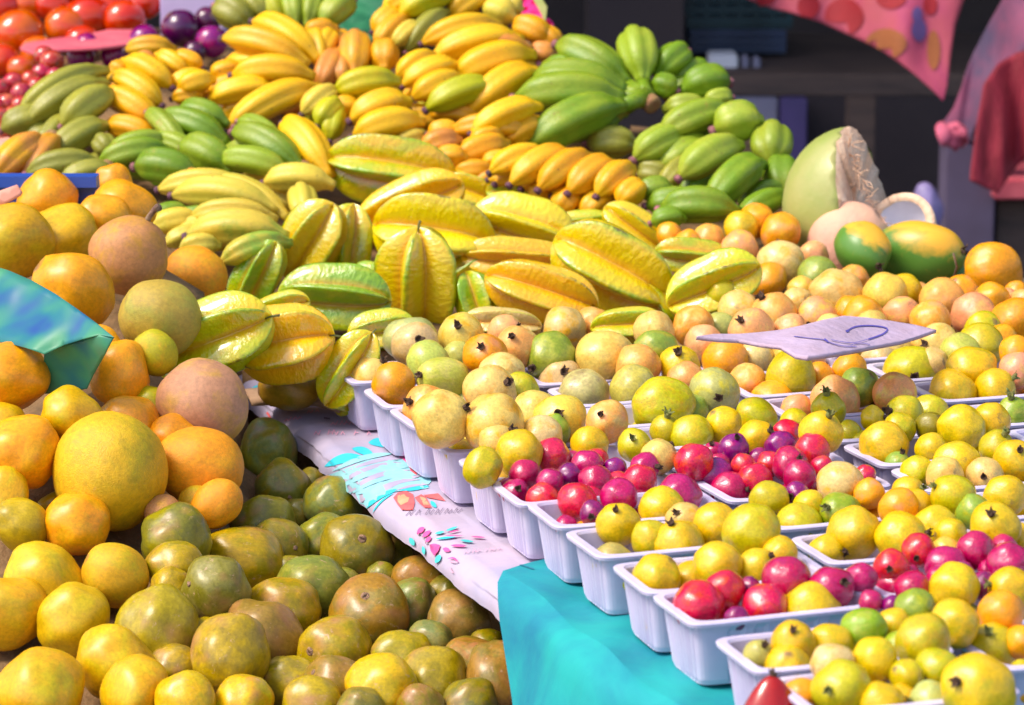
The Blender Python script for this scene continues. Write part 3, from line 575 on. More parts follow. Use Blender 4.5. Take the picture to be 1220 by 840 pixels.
# ------------------------------------------------------------------ trays
def tray_mesh():
    vs = []; n = 160; hv, hs, H = .0775, .0425, .052
    def loop(a, b, rc, z, rib=0.0):
        out = []
        per = 4*(a+b)
        for i in range(n):
            t = i/n*2*math.pi; c, s_ = math.cos(t), math.sin(t); e_ = 10 if rc else 8
            m_ = (abs(c)**e_+abs(s_)**e_)**(-1/e_); x, y = a*c*m_, b*s_*m_; d = 0
            if rib:
                if abs(x) > a*.93 and abs(y) < b*.72: d = rib*(math.cos(y/b*math.pi*7) > -.2)
                if abs(y) > b*.9 and abs(x) < a*.8: d = rib*(math.cos(x/a*math.pi*11) > -.2)
            q = 1-d/max(a, b); out.append(Vector((x-(d if abs(x) > a*.93 else 0)*math.copysign(1, x), y-(d if abs(y) > b*.9 else 0)*math.copysign(1, y), z)))
        return out
    L_ = [loop(hs*.2, hv*.3, 1, .001), loop(hs-.0125, hv-.0135, 1, .0), loop(hs-.011, hv-.012, 1, .004, .0024), loop(hs-.0055, hv-.0065, 1, H-.010, .0024), loop(hs-.0045, hv-.0055, 1, H-.005),
          loop(hs-.004, hv-.004, 1, H-.003), loop(hs, hv, 1, H-.0035), loop(hs+.0004, hv+.0004, 1, H-.001), loop(hs-.0006, hv-.0006, 1, H), loop(hs-.0055, hv-.0065, 1, H+.0002),
          loop(hs-.0068, hv-.0078, 1, H-.002), loop(hs-.0125, hv-.0135, 1, .004), loop(hs*.2, hv*.3, 1, .0035)]
    for l in L_: vs += l
    f = grid_faces(len(L_), n, True); f.append(tuple(range(n))[::-1]); f.append(tuple(range((len(L_)-1)*n, len(L_)*n)))
    me = mesh('tray', vs, f); me.materials.append(M['plastic']); return me
TM_ = tray_mesh()
for p_ in TM_.polygons: p_.use_smooth = False
TR = []
C1 = [0, .11, .196, .296, .40, .487, .58, .672, .776, .859, .978, 1.075]
C2 = [.069, .165, .258, .348, .441, .533, .627, .735, .828, .921, 1.015]
C3 = [.09, .187, .282, .375, .467, .563, .66, .755, .85, .945]
C4 = [.07, .17, .265, .37, .47, .565, .66, .755, .85]
V0 = [.852, 1.022, 1.196, 1.36]
rowname = ['edge row', 'second row', 'third row', 'fourth row']
for c, lst in enumerate((C1, C2, C3, C4)):
    for r, s in enumerate(lst):
        q_ = tp(s+.0425, V0[c]+.0775, TZ+.05)-CAM
        if 610+q_.dot(RT)/q_.dot(FW)*FPX > 1370: continue        # stands wholly outside the photograph
        o = link('fruit_tray', TM_, None, None, f'white ribbed plastic fruit tray, {ORD[r+1]} from far end of the {rowname[c]}', 'tray', 'plastic trays of small guavas')
        o.location = tp(s+.0425, V0[c]+.0775, TZ+(.0045 if s < .57 or c > 0 else .009)); o.rotation_euler = (0, 0, ANG+random.uniform(-.03, .03))
        TR.append((c, r, s+.0425, V0[c]+.0775, o))
# ------------------------------------------------------------------ the fruit piles
recs = []
pile = [(g[0], g[1], g[2]) for g in GUAVA]+[(g[0], g[1], g[2]) for g in CRIM]
GR = 1.07; pile = [(a, b, c*GR) for a, b, c in pile]
LIM = {}
def tray_out(p, R):
    s, v_ = sv(p); best = 9
    for c, r, sc_, vc, o in TR:
        ds = max(0, abs(s-sc_)-(.0425-.006-min(R*.95, .027))); dv = max(0, abs(v_-vc)-(.0775-.008-min(R*.95, .03)))
        best = min(best, math.hypot(ds, dv))
    return best
def best_w(x, y, r):
    w0 = bank(x, y)
    if y < 392: return w0
    bw, bp = w0, 1e9
    for k_ in range(-24, 40):
        w = w0+k_*.004; p = at(x, y, w); R = r*w/FPX; pen = (tray_out(p, R)/.006)**2+((p.z-.866)/.022)**2+(1e3*max(0, TZ+.006+R-p.z))**2*.02
        if pen < bp: bw, bp = w, pen
    return bw
W0 = {(a, b): best_w(a, b, c) for a, b, c in pile}
wg = settle(pile, lambda x, y: W0[(x, y)], amp=.035)
used = []
def zone(x, y, p):
    if y < 372 or (y < 400 and x > 850):
        if x < 862: return 'beside the star fruits'
        if y > 372 and x < 1100: return 'behind the cardboard sign'
        if x > 1100 and y > 300: return 'right of the green papayas'
        return 'below the opened coconut'
    s, v_ = sv(p)
    if 850 < x < 1110 and y < 460 and s < .2: return 'under the cardboard sign'
    best = min(TR, key=lambda q: ((q[2]-s)/.085)**2+((q[3]-v_)/.155)**2)
    return f"in the {rowname[best[0]]}'s {ORD[best[1]+1]} tray" if best[0] else f'in the {ORD[best[1]+1]} edge tray'
def allowed(p, R):
    s, v_ = sv(p); h = p.z-(TZ+.054)
    if s < -.01 or s > 1.17 or v_ > 1.53: return R
    best = max(0, h)
    for c, r, sc_, vc, o in TR:
        ds = .0425-.005-abs(s-sc_); dv = .0775-.006-abs(v_-vc)
        if ds > 0 and dv > 0: best = max(best, math.hypot(min(.0375-(s-sc_), .0375+(s-sc_)+.012, .0715+(v_-vc), .0715-(v_-vc)+.012), max(0, h)))
    return best
for i, (x, y, r) in enumerate(pile):
    if y <= 392: continue
    bw, bc = wg[i], 1e9
    for k_ in range(-14, 17):
        w = wg[i]+k_*.004; p = at(x, y, w); R_ = r*w/FPX; cost = max(0, R_*.93-allowed(p, R_))*3+abs(k_)*.0005+(1 if p.z < TZ+R_+.004 else 0)
        if cost < bc: bw, bc = w, cost
    wg[i] = bw
for i, (x, y, r) in enumerate(pile):
    if (x, y) in ((526, 500), (589, 505)): wg[i] = 2.79
def fit_r(p, R):
    s, v_ = sv(p); zr = TZ+.056
    for c, r, sc_, vc, o in TR:
        ds = .0425-.005-abs(s-sc_); dv = .0775-.006-abs(v_-vc)
        if ds > 0 and dv > 0:
            d = min(ds, dv); h = max(0, p.z-zr); return max(.8*R, min(R, math.hypot(d, h)))
    return R
FILL = []; SPH = [(at(x, y, wg[i]), r*wg[i]/FPX, x, y, r, i) for i, (x, y, r) in enumerate(pile)]
for c, r_, sc_, vc, o_ in TR:
    for z_ in (.034, .046, .060):
        for k_ in range(90):
            if len(FILL) >= 100: break
            R_ = random.uniform(.016, .023); p = tp(sc_+random.uniform(-1, 1)*max(.002, .034-R_*.75), vc+random.uniform(-1, 1)*(.069-R_), TZ+z_+random.uniform(-.006, .006))
            q = p-CAM; w = q.dot(FW); x = 610+q.dot(RT)/w*FPX; y = 420-q.dot(UP)/w*FPX
            if not (-10 < x < 1230 and 395 < y < 850): continue
            if any((p-P).length < (R_+Q)*.88 for P, Q, *_ in SPH): continue
            if any((P-CAM).dot(FW) < w and math.hypot(x-X, y-Y) < rr*.85 for P, Q, X, Y, rr, _ in SPH): continue
            near = min(SPH, key=lambda t: (t[0]-p).length)
            code = (GUAVA+CRIM)[near[5]][3] if near[5] < len(GUAVA+CRIM) else FILL[near[5]-len(GUAVA+CRIM)][0][3]
            SPH.append((p, R_, x, y, R_*FPX/w, len(GUAVA+CRIM)+len(FILL))); FILL.append(((x, y, R_*FPX/w, code, {}), w))
print('fillers', len(FILL))
ALLG = [(s_, False) for s_ in GUAVA]+[(s_, True) for s_ in CRIM]+[(s_, s_[3] in 'MRV') for s_, w in FILL]
wg = list(wg)+[w for s_, w in FILL]
for i, (spec, crs) in enumerate(ALLG):
    cr = crs; x, y, r, c, op = spec
    me_ = GC if cr else (GP if c in 'KO' else GV)
    R0_ = r*GR*wg[i]/FPX; rg_ = max(.66*R0_, min(R0_, allowed(at(x, y, wg[i]), R0_)))*FPX/wg[i] if y > 392 else r*GR
    if i >= len(GUAVA+CRIM): rg_ = r
    o = fruit('crimson_guava' if cr else 'guava', (x, y, rg_, c, op), wg[i], me_, None, 'guava', 'small crimson guavas' if cr else 'yellow and green guavas', True)
    z_ = zone(x, y, o.location); big = r > 29
    feat = ' with a green crown' if op.get('g') else ' with a dark crown' if 'k' in op else ''
    recs.append((o, C[c][0], 'guava', z_, x, feat)); used.append((o.location.copy(), r*wg[i]/FPX))
rank_labels(recs)
GLF = lambda q: 1.0 if q[2] > 45 or q[0] < 20 else (1.12 if q[4] == 'a' else 1.04)
lf = settle([(g[0], g[1], g[2]*GLF(g)) for g in LEFTF], left, amp=.09, keep=.92)
recs = []; usedL = []
NM = {'m': ('mango', 'mango', MG, 'orange mangoes'), 's': ('sapote', 'sapote', SP, 'round rough-skinned sapotes'), 'a': ('ambarella', 'ambarella', OL, 'olive green ambarellas')}
SC = []
for i in range(2):
    vs, fs = tube([(0, 0, -.05), (0, 0, .01), (0, 0, .035), (.005, 0, .03)], [.13, .12, .085, .03], 14); vs = [v_+Vector((noise.noise(v_*9+Vector((i*5, 0, 0))), noise.noise(v_*9+Vector((3, 0, 0))), 0))*.03 for v_ in vs]
    me = mesh('stem_scar', vs, fs); me.materials.append(plain('stem_scar_bark', (.42, .24, .14), .85, (.22, .12, .07), 9, .5)); SC.append(me)
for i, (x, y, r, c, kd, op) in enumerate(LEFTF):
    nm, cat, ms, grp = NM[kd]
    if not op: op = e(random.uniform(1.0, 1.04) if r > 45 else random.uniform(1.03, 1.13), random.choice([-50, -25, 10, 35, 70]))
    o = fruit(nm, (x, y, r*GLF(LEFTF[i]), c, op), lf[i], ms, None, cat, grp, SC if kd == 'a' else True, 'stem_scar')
    if kd == 'a': z_ = 'beside the printed cloth' if (x > 300 and y < 640) else 'beside the turquoise cloth' if (x > 440 and y > 660) else 'at the bottom of the pile' if y > 770 else 'in the middle of the pile' if x > 290 else 'next to the mangoes'
    else: z_ = 'by the blue crate' if y < 270 else 'above the shiny foil' if y < 400 and x < 130 else 'beside the star fruits' if y < 400 else 'under the shiny foil' if y < 520 else 'next to the ambarellas' if y < 650 else 'at bottom left'
    recs.append((o, C[c][0], cat, z_, x, ''))
    usedL.append((o.location.copy(), r*lf[i]/FPX))
rank_labels(recs)
# woody stem sticking up behind the big sapote
vs, fs = tube([at(172, 270, 3.20), at(178, 258, 3.20), at(184, 250, 3.195), at(189, 247, 3.19)], [.0035, .003, .003, .0045], 8)
sap = [o for o in bpy.data.objects if o.name.startswith('sapote') and o.parent is None and 'brown' in o['label'] and abs(o.location.x-at(153, 305, 3.1).x) < .03][0]
bpy.context.view_layer.update(); so_ = link('stem', mesh('stem', vs, fs), M['stem'], sap); so_.matrix_parent_inverse = sap.matrix_world.inverted()

# ------------------------------------------------------------------ star fruits
def star_mesh(seed):
    r = random.Random(seed); NA, NT = 130, 56; vs = []; rid = []
    tw = r.uniform(-.15, .15); amp = [r.uniform(.9, 1.08) for _ in range(5)]; bow = [r.uniform(-.08, .08) for _ in range(5)]
    for i in range(NT+1):
        t = -1+2*i/NT; tt = math.copysign(abs(t)**.9, t); prof = max(0.0, 1-abs(t)**2.9)**.58
        for j in range(NA):
            th = 2*math.pi*j/NA; kk = int(round(th/(2*math.pi/5))) % 5
            d = ((th/(2*math.pi/5)+.5) % 1)-.5                       # -0.5..0.5 from ridge
            a = 1-abs(d)*2                                            # 1 on ridge, 0 in valley
            rib = a**1.18; rib = min(rib, .955)
            core = .36+.10*(1-t*t); R_ = prof*(core+(1-core)*rib*amp[kk]*(1+bow[kk]*t))
            ff = 1+.02*noise.noise(Vector((th*2, t*3, seed*3)))
            z = tt*1.0*(1+.06*rib*abs(t)**3)*1.0
            if abs(t) > .93: z -= math.copysign((1-rib)*.10*(abs(t)-.93)/.07, t)
            th2 = th+tw*t; vs.append((R_*ff*math.cos(th2), R_*ff*math.sin(th2), z)); rid.append(rib/.955*min(1, prof*3))
    f = grid_faces(NT+1, NA, True)
    me = mesh('star_fruit', vs, f); at_ = me.attributes.new('ridge', 'FLOAT', 'POINT'); at_.data.foreach_set('value', rid)
    me.materials.append(M['star']); return me
SM = [star_mesh(i) for i in range(4)]
vs, fs = tube([(0, 0, .93), (.01, 0, 1.0), (.03, .01, 1.09), (.05, .03, 1.16)], [.05, .035, .025, .03], 8)
STEM = mesh('stem', vs, fs); STEM.materials.append(M['calyx_green'])
SCOL = {'Y': ((.78, .54, .02), (.72, .57, .03)), 'G': ((.46, .50, .03), (.82, .50, .015)), 'L': ((.56, .56, .03), (.80, .52, .02)), 'O': ((.93, .48, .02), (.92, .58, .05)), 'P': ((.84, .68, .09), (.80, .58, .03)), 'E': ((.26, .42, .04), (.62, .54, .04)), 'B': ((.74, .56, .26), (.60, .44, .16))}
STAR = [ # x, y, length, halfwidth, angle, roll, tilt to camera, colour, depth offset, stem at + end, label
 (252,405,150,46,22,.55,.10,'L',-.03,1,'plump yellow star fruit with pale frosty wing, lying leftmost beside the orange mangoes'),
 (338,408,118,45,8,.42,.05,'O',.03,1,'orange yellow star fruit just right of the plump one touching the orange mangoes'),
 (398,357,132,38,-2,.75,.05,'E',.0,0,'bright green edged star fruit lying level above the table corner'),
 (307,330,92,27,62,.3,.1,'E',.06,0,'small green star fruit standing steeply beside a split green banana'),
 (371,288,102,36,60,.55,.2,'Y',.03,0,'yellow star fruit with one bruised purple spot, leaning steeply upward'),
 (413,294,100,30,80,.1,.0,'L',.09,0,'shaded yellow green star fruit leaning upright behind the purple spotted one'),
 (500,333,120,46,92,.72,.28,'Y',-.05,1,'upright yellow star fruit with three ribs facing, above the far tray corner'),
 (466,203,152,40,-10,.9,.05,'G',.02,0,'long yellow green star fruit on top of the heap under the bananas'),
 (488,247,135,34,24,.5,.0,'O',.03,0,'pinkish orange star fruit tucked under the long topmost one'),
 (517,280,142,50,-10,.75,.08,'P',-.02,0,'large pale yellow star fruit in the heap centre, directly above the upright one'),
 (622,275,125,38,-14,.8,.05,'P',.02,0,'pale yellow star fruit with brown scratches in front of the orange banana row'),
 (622,312,140,26,-6,.3,0,'O',.03,0,'dark orange star fruit squeezed below the scratched pale one'),
 (645,347,134,34,-16,.35,.05,'O',-.03,0,'glossy orange star fruit lying just above the pale guavas'),
 (730,322,152,50,-30,.72,.10,'Y',-.04,0,'biggest yellow star fruit with a broad pale wing, nearest the guavas'),
 (851,341,116,34,24,.62,.05,'L',-.03,0,'yellow green star fruit at the right end of the heap among guavas'),
 (828,308,95,22,-8,.2,0,'G',.03,0,'narrow olive star fruit behind the rightmost yellow green one'),
 (757,272,86,22,-34,.6,.05,'Y',.05,0,'small yellow star fruit below the orange banana row'),
 (695,270,72,18,6,.4,0,'G',.08,0,'half hidden olive star fruit directly under the orange banana row'),
 (618,235,76,18,-12,.5,0,'E',.08,0,'small green tinged star fruit against the orange banana row'),
 (562,232,82,26,-20,.7,0,'Y',.09,0,'yellow star fruit with a brown rib end behind the large pale one'),
 (416,440,100,28,58,.75,.15,'L',.06,1,'yellow green star fruit leaning against the farthest edge tray'),
 (406,466,52,23,-60,.1,.5,'G',.14,0,'star fruit seen end on under the leaning one by the farthest tray'),
 (566,356,66,25,-70,.5,.1,'E',.04,0,'green star fruit peeping out right of the upright one'),
 (598,386,92,20,-4,.6,0,'B',.05,0,'brownish pale star fruit just behind the far guavas'),
 (748,388,86,22,4,.4,0,'G',.05,0,'olive yellow star fruit just behind the peach guavas'),
 (440,345,60,30,40,.4,.1,'E',.08,0,'green star fruit in the gap left of the upright one'),
 (792,355,70,24,-50,.3,.1,'G',.08,0,'dull olive star fruit in the gap left of the rightmost heap end'),
 (560,330,70,26,30,.4,0,'G',.09,0,'shadowed olive star fruit between the upright and the orange ones'),
 (330,372,80,22,20,.4,0,'G',.10,0,'hidden olive star fruit under the level green edged one'),
 (455,395,80,24,10,.4,0,'G',.12,0,'shadowed green star fruit behind the farthest tray guavas'),
 (670,225,70,22,0,.4,0,'G',.16,0,'dark star fruit shadowed behind the small green tinged one'),
]
for i, (x, y, ln, hw, an, roll, tl, c, dw, st, lab) in enumerate(STAR):
    w = (bank(x, y) if y < 372 else wz(x, y, .86+.0006*(430-y) if x > 380 else .90))+dw
    if x < 470 and y > 395: w = wz(x, y, TZ+.055+(460-y)*.0007)+dw*.6
    p = at(x, y, w); a = math.radians(an); toC = (CAM-p).normalized(); up = RT.cross(toC)*-1; up = up if up.z > 0 else -up
    ax = ((RT*math.cos(a)+up*math.sin(a))*math.cos(tl)+toC*math.sin(tl)).normalized()
    if not st and i % 2: ax = -ax
    o = link('star_fruit', SM[i % 4], None, None, lab, 'star fruit', 'star fruits heaped behind the trays')
    o.location = p; o.rotation_mode = 'QUATERNION'
    # choose the roll so that a wing faces the camera the way the photo shows
    base = ax.to_track_quat('Z', 'Y'); tl_ = base.inverted() @ toC; ang0 = math.atan2(tl_.y, tl_.x)
    o.rotation_quaternion = base @ __import__('mathutils').Quaternion((0, 0, 1), ang0+roll*2*math.pi/5)
    o.scale = (hw*w/FPX*1.17, hw*w/FPX*1.17, ln*.5*w/FPX/math.cos(min(tl, .5)))
    a_, b_ = SCOL[c]; j = random.uniform(.9, 1.08); o['tint'] = [q*j for q in a_]; o['tint2'] = [q*j for q in b_]
    o['edge'] = [.20, .38, .04] if c in 'EGLY' else [.50, .46, .06]
    if st: link('stem', STEM, None, o)
    used.append((p+ax*.02, .03)); used.append((p-ax*.02, .03))

# ------------------------------------------------------------------ bananas
BC = {'Y': ((.84, .49, .035), (.82, .42, .02)), 'O': ((.80, .36, .03), (.78, .44, .04)), 'G': ((.17, .27, .04), (.26, .33, .055)), 'E': ((.27, .35, .06), (.36, .40, .08)),
      'T': ((.28, .27, .06), (.34, .32, .07)), 'P': ((.72, .54, .14), (.60, .50, .12)), 'M': ((.66, .50, .13), (.26, .38, .08)), 'K': ((.66, .30, .12), (.74, .38, .06)), 'R': ((.46, .46, .06), (.62, .50, .06))}
def banana_part(parent, ploc, tip, base, th, c, bend, wv, seed, green):
    """tip, base in photo pixels on the pile; th thickness in pixels"""
    wt, wb = wv(*tip), wv(*base)
    T = at(*tip, wt); B = at(*base, wb); Rr = th*.545*(wt+wb)/2/FPX; Ln = (T-B).length
    mid = (T+B)/2; toC = (CAM-mid).normalized(); ax = (T-B).normalized()
    up = RT.cross(toC); up = up if up.z > 0 else -up
    bn = (up*.75+toC*.65); bn = (bn-ax*bn.dot(ax)).normalized()*bend*Ln
    pts, rad = [], []; n = 18
    pr = ([0, .05, .12, .22, .36, .55, .72, .84, .92, .97, 1], [.36, .38, .50, .80, .97, 1.0, .96, .80, .52, .28, .20])
    for i in range(n+1):
        t = i/n; t = t if t < .8 else .8+(t-.8)
        pts.append(B+(T-B)*t+bn*4*t*(1-t)*(1-.15*t)-ploc); rad.append(Rr*float(np.interp(t, *pr)))
    K = 30; vs = []; ref = bn.normalized()
    for i, q in enumerate(pts):
        tn = (pts[min(i+1, n)]-pts[max(i-1, 0)]).normalized(); r1 = (ref-tn*ref.dot(tn)).normalized(); r2 = tn.cross(r1)
        for kx in range(K):
            a = 2*math.pi*kx/K; fr = 1.06+.11*(abs(math.cos(2.5*a+seed))**.7*2-1.15)
            vs.append(q+(r1*math.cos(a)+r2*math.sin(a))*rad[i]*fr)
    f = grid_faces(n+1, K, True); f.append(tuple(range(K))[::-1]); f.append(tuple(range(n*K, n*K+K)))
    me = mesh('banana', vs, f); me.materials.append(M['banana']); o = link('banana', me, None, parent)
    a_, b_ = BC[c]; j = random.uniform(.88, 1.08); o['tint'] = [q*j for q in a_]; o['tint2'] = [q*j for q in b_]
    tn = (pts[-1]-pts[-2]).normalized()
    vs, f = tube([pts[-1]-tn*.001, pts[-1]+tn*Rr*.16, pts[-1]+tn*Rr*.30, pts[-1]+tn*Rr*.32], [Rr*.27, Rr*.32, Rr*.27, Rr*.12], 9)
    tm = mesh('blossom_tip', vs, f); tm.materials.append(M['tip_pink' if green else 'tip']); link('blossom_tip', tm, None, o)
    return pts[0], Rr
def hand(label, fingers, c, crown=None, dw=0.0, bend=.14, group=None, wv=None, fill=True):
    wv0 = wv or bank; n = len(fingers)
    allx = [f[0] for f in fingers]+[f[1] for f in fingers]; cx = sum(p[0] for p in allx)/len(allx); cy = sum(p[1] for p in allx)/len(allx)
    loc = at(cx, cy, wv0(cx, cy)+dw+.03); t = empty('banana_hand' if n > 1 else 'single_banana', loc, label, 'bananas' if n > 1 else 'banana', group or 'bunches of bananas banked up behind')
    bases = []
    # perspective depth: fingers lie on a plane through the hand, flatter than the pile so the hand stays compact
    wc = wv0(cx, cy)+dw
    for i, fg in enumerate(fingers):
        tip, base, th = fg[:3]; cc = fg[3] if len(fg) > 3 else c; off = fg[4] if len(fg) > 4 else 0
        def w_(x, y, o_=off): return wc+(wv0(x, y)-wv0(cx, cy))*.55-(x-base[0])*0+o_
        b, r = banana_part(t, loc, tip, base, th, cc, bend if len(fg) < 6 else fg[5], w_, i*1.7, cc in 'GET')
        bases.append((b, r))
    if n >= 3 and fill:
        fs_ = sorted(fingers, key=lambda q: q[0][1])
        for q0, q1 in zip(fs_, fs_[1:]):
            if math.hypot(q0[0][0]-q1[0][0], q0[0][1]-q1[0][1]) > 70: continue
            tp_ = ((q0[0][0]+q1[0][0])/2+random.uniform(-6, 10), (q0[0][1]+q1[0][1])/2+random.uniform(0, 7)); bs_ = ((q0[1][0]+q1[1][0])/2, (q0[1][1]+q1[1][1])/2+5)
            b, r = banana_part(t, loc, tp_, bs_, (q0[2]+q1[2])/2*.95, q1[3] if len(q1) > 3 else c, bend*.7, lambda x, y: w_(x, y, .034), random.random()*9, c in 'GET')
    if crown or n > 1:
        if crown: cl = at(*crown, wc+(wv0(*crown)-wv0(cx, cy))*.55)-loc
        else: cl = sum((b for b, r in bases), Vector())/n-(CAM-loc).normalized()*-0
        if not crown: cl = cl-(CAM-loc).normalized()*.012
        bm = bmesh.new(); rr = bases[0][1]
        if crown:
            for b, r in bases:
                vs, f = tube([b, b*.5+cl*.5, cl], [r*.36, r*.42, r*.6], 9); vv = [bm.verts.new(q) for q in vs]
                for ff in f: bm.faces.new([vv[q] for q in ff])
        r_ = bmesh.ops.create_icosphere(bm, subdivisions=2, radius=rr*(.62 if crown else .7), matrix=Matrix.Translation(cl))
        me = bm_mesh('crown', bm, True); me.materials.append(M['crown'] if not crown else M['banana']); oc = link('crown', me, None, t)
        a_, b_ = BC[c]; oc['tint'] = list(a_); oc['tint2'] = list(b_)
        if crown:
            d = ((cl-sum((b for b, r in bases), Vector())/n).normalized()*.6+(CAM-loc).normalized()*.6-Vector((0, 0, .5))).normalized(); vs, f = tube([cl, cl+d*rr*.7, cl+d*rr*.9, cl+d*rr*.92], [rr*.5, rr*.55, rr*.52, rr*.3], 12)
            sm = mesh('cut_end', vs, f); sm.materials.append(M['crown']); link('cut_end', sm, None, oc)
    return t
hand('olive green banana hand at far left, next to the small pink fruits', [((22,136),(128,84),26),((32,146),(128,100),27),((74,151),(136,112),34,'T',-.02),((58,189),(128,150),30,'T',-.01),((46,184),(84,140),22,'T',.01),((2,155),(62,140),30,'T',.02)], 'T')
hand('dull yellow banana hand above the blue crate at the left border', [((-6,212),(54,168),34,'K'),((30,214),(70,165),26,'K',.01)], 'K')
hand('two shaded olive bananas just above the blue crate', [((32,207),(120,196),28,'T'),((72,218),(136,204),24,'T',-.01)], 'T')
hand('orange yellow banana hand right of the olive hand, dark purple tips', [((192,125),(132,92),26,'Y'),((204,104),(146,74),26,'Y'),((122,114),(190,150),28,'O',-.02),((125,151),(190,170),25,'O',-.02),((186,134),(138,106),22,'O',.01),((150,88),(132,80),18,'O')], 'O')
hand('small yellow banana cluster below the purple passion fruits', [((223,87),(186,66),20),((241,80),(205,68),18,'O'),((212,107),(256,96),24,'Y',-.02),((202,103),(246,92),20,'Y',-.01),((205,118),(240,116),20,'O'),((160,76),(185,70),18,'K')], 'Y')
hand('bright green banana hand with pink tips, left of centre', [((190,142),(272,172),30,'G'),((214,131),(272,150),26,'G',.01),((175,134),(222,186),22,'E',-.005),((218,177),(276,206),38,'G',-.03),((182,166),(240,190),22,'E',-.01)], 'G')
hand('lower green banana hand whose pink tips point left toward the mangoes', [((117,196),(205,182),30,'G'),((162,199),(236,214),36,'G',-.025),((128,182),(204,168),22,'E',.01),((200,218),(240,216),26,'G',-.01),((118,168),(132,186),24,'T',.02)], 'G')
hand('big yellow banana hand arching over the top left centre', [((266,46),(368,78),30),((302,26),(380,74),30,'Y',.01),((277,90),(374,92),30,'Y',-.01),((248,120),(330,108),26,'Y',0),((270,156),(384,106),32,'Y',-.03),((372,36),(384,84),20,'Y',.02),((250,92),(290,84),22,'O',.02)], 'Y', crown=None)
hand('yellow green bananas wedged right of the big yellow hand', [((360,136),(402,108),24,'P'),((392,168),(402,128),26,'R',.02),((378,150),(404,122),24,'R')], 'R')
hand('deep orange bananas standing upright between the two yellow heaps', [((362,42),(402,34),26,'O'),((380,104),(402,60),26,'K'),((424,40),(422,92),32,'K'),((458,52),(458,84),30,'O'),((396,38),(380,70),24,'O'),((404,70),(408,100),22,'K')], 'O', bend=.05)
hand('green banana hand at the top edge beside the lavender box', [((258,8),(300,34),34,'T'),((286,-8),(318,26),26,'T'),((310,-14),(336,30),24,'R'),((342,-12),(352,34),24,'E'),((376,-8),(366,32),24,'E'),((420,0),(382,34),30,'E')], 'E')
hand('pale green banana hand above the spotted yellow star fruits', [((278,158),(362,204),32,'G'),((284,145),(338,176),22,'E',.01),((261,191),(346,208),28,'E',-.02),((315,218),(398,222),30,'P',-.03)], 'E')
hand('fat pale yellow banana curving down beside the long star fruit', [((338,148),(394,212),34,'Y')], 'Y')
hand('mottled yellow banana hand above the brown sapote', [((189,226),(300,228),28,'P'),((206,233),(330,252),32,'P',-.015),((246,218),(345,262),26,'P',.0),((196,218),(250,214),18,'K',.02)], 'P')
hand('yellow and green mottled banana hand below the pale one', [((227,259),(330,262),26,'P'),((224,282),(342,284),38,'M',-.02),((180,272),(240,264),26,'P',.02),((196,292),(250,280),22,'P',.01),((178,262),(226,252),20,'G',.03)], 'M')
hand('split green banana pointing at the small green star fruit', [((263,313),(346,290),28,'M')], 'M')
hand('short yellow banana with a black end, upright beside the star fruits', [((357,224),(366,266),30,'P')], 'P', bend=.04)
hand('speckled yellow banana end above the rough orange sapote', [((214,300),(262,294),26,'P')], 'P')
hand('small yellow banana hand in the middle above the star fruits', [((398,110),(476,98),30,'R'),((418,144),(488,122),32,'Y',-.01),((421,163),(504,146),32,'Y',-.02),((392,132),(430,128),22,'Y',.02),((470,176),(506,164),24,'P',0)], 'Y')
hand('large yellow banana hand at the top centre, purple tips pointing left', [((503,52),(596,30),26),((515,70),(622,48),30,'Y',-.005),((540,94),(636,66),34,'Y',-.02),((558,134),(640,86),34,'Y',-.03),((546,62),(634,60),26,'K',.0)], 'Y')
hand('yellow banana hand just left of the large top centre hand', [((473,92),(518,66),22),((480,103),(546,78),26,'Y',-.005),((491,118),(552,94),26,'Y',-.01),((508,131),(590,104),30,'R',-.015),((510,136),(576,142),20,'O',.02)], 'Y')
hand('spotted yellow banana hand under the large one, beside the green bunch', [((537,157),(632,160),26),((562,159),(644,128),28,'Y',-.02),((542,192),(606,172),28,'O',.0),((600,172),(648,148),24,'O',.01)], 'O')
hand('brownish orange bananas in the shade below the spotted hand', [((502,180),(548,168),28,'K'),((520,190),(556,190),24,'O'),((540,208),(590,206),22,'O',.02),((510,160),(548,158),22,'O',.03)], 'K')
hand('neat row of orange yellow bananas with purple tips pointing down', [((584,206),(650,184),28,'Y'),((608,220),(680,184),30,'O'),((642,226),(704,188),31,'O'),((677,230),(730,196),31,'O'),((711,234),(754,202),30,'O'),((737,243),(766,224),28,'O')], 'O', dw=-.03)
hand('lower row of orange bananas peeping out under the neat row', [((582,214),(630,212),22,'O'),((632,238),(664,220),24,'O'),((662,254),(690,230),28,'O'),((694,258),(728,236),28,'O'),((560,170),(600,160),20,'O',.03)], 'O', dw=.02)
hand('big green banana bunch with its brown cut stem facing front', [((664,54),(748,100),38,'G',.01),((633,96),(744,108),40,'G',-.01),((614,117),(742,116),40,'G',-.02),((630,174),(742,126),42,'G',-.03),((754,40),(766,98),40,'E',.01),((692,148),(748,132),26,'T',.03)], 'G', crown=(768,116), bend=.10)
hand('green bananas stacked behind the cut stem bunch', [((818,62),(782,92),32,'G'),((868,98),(812,110),36,'G'),((872,116),(838,124),20,'E',-.01),((806,108),(776,102),26,'G',-.01),((840,130),(790,132),26,'E',.01)], 'G', dw=.03)
hand('green banana bunch at the right end, thick fingers with pink tips', [((786,162),(872,134),34,'E'),((852,155),(906,146),42,'E',-.02),((810,212),(882,174),36,'E',-.02),((844,248),(908,196),36,'G',-.035),((756,190),(820,162),34,'E',.02),((788,226),(826,196),26,'T',.03)], 'E')
hand('pair of short green bananas hanging at the right end of the bunch', [((919,194),(920,152),42,'E'),((932,233),(930,192),38,'G',.01)], 'E', bend=.05)
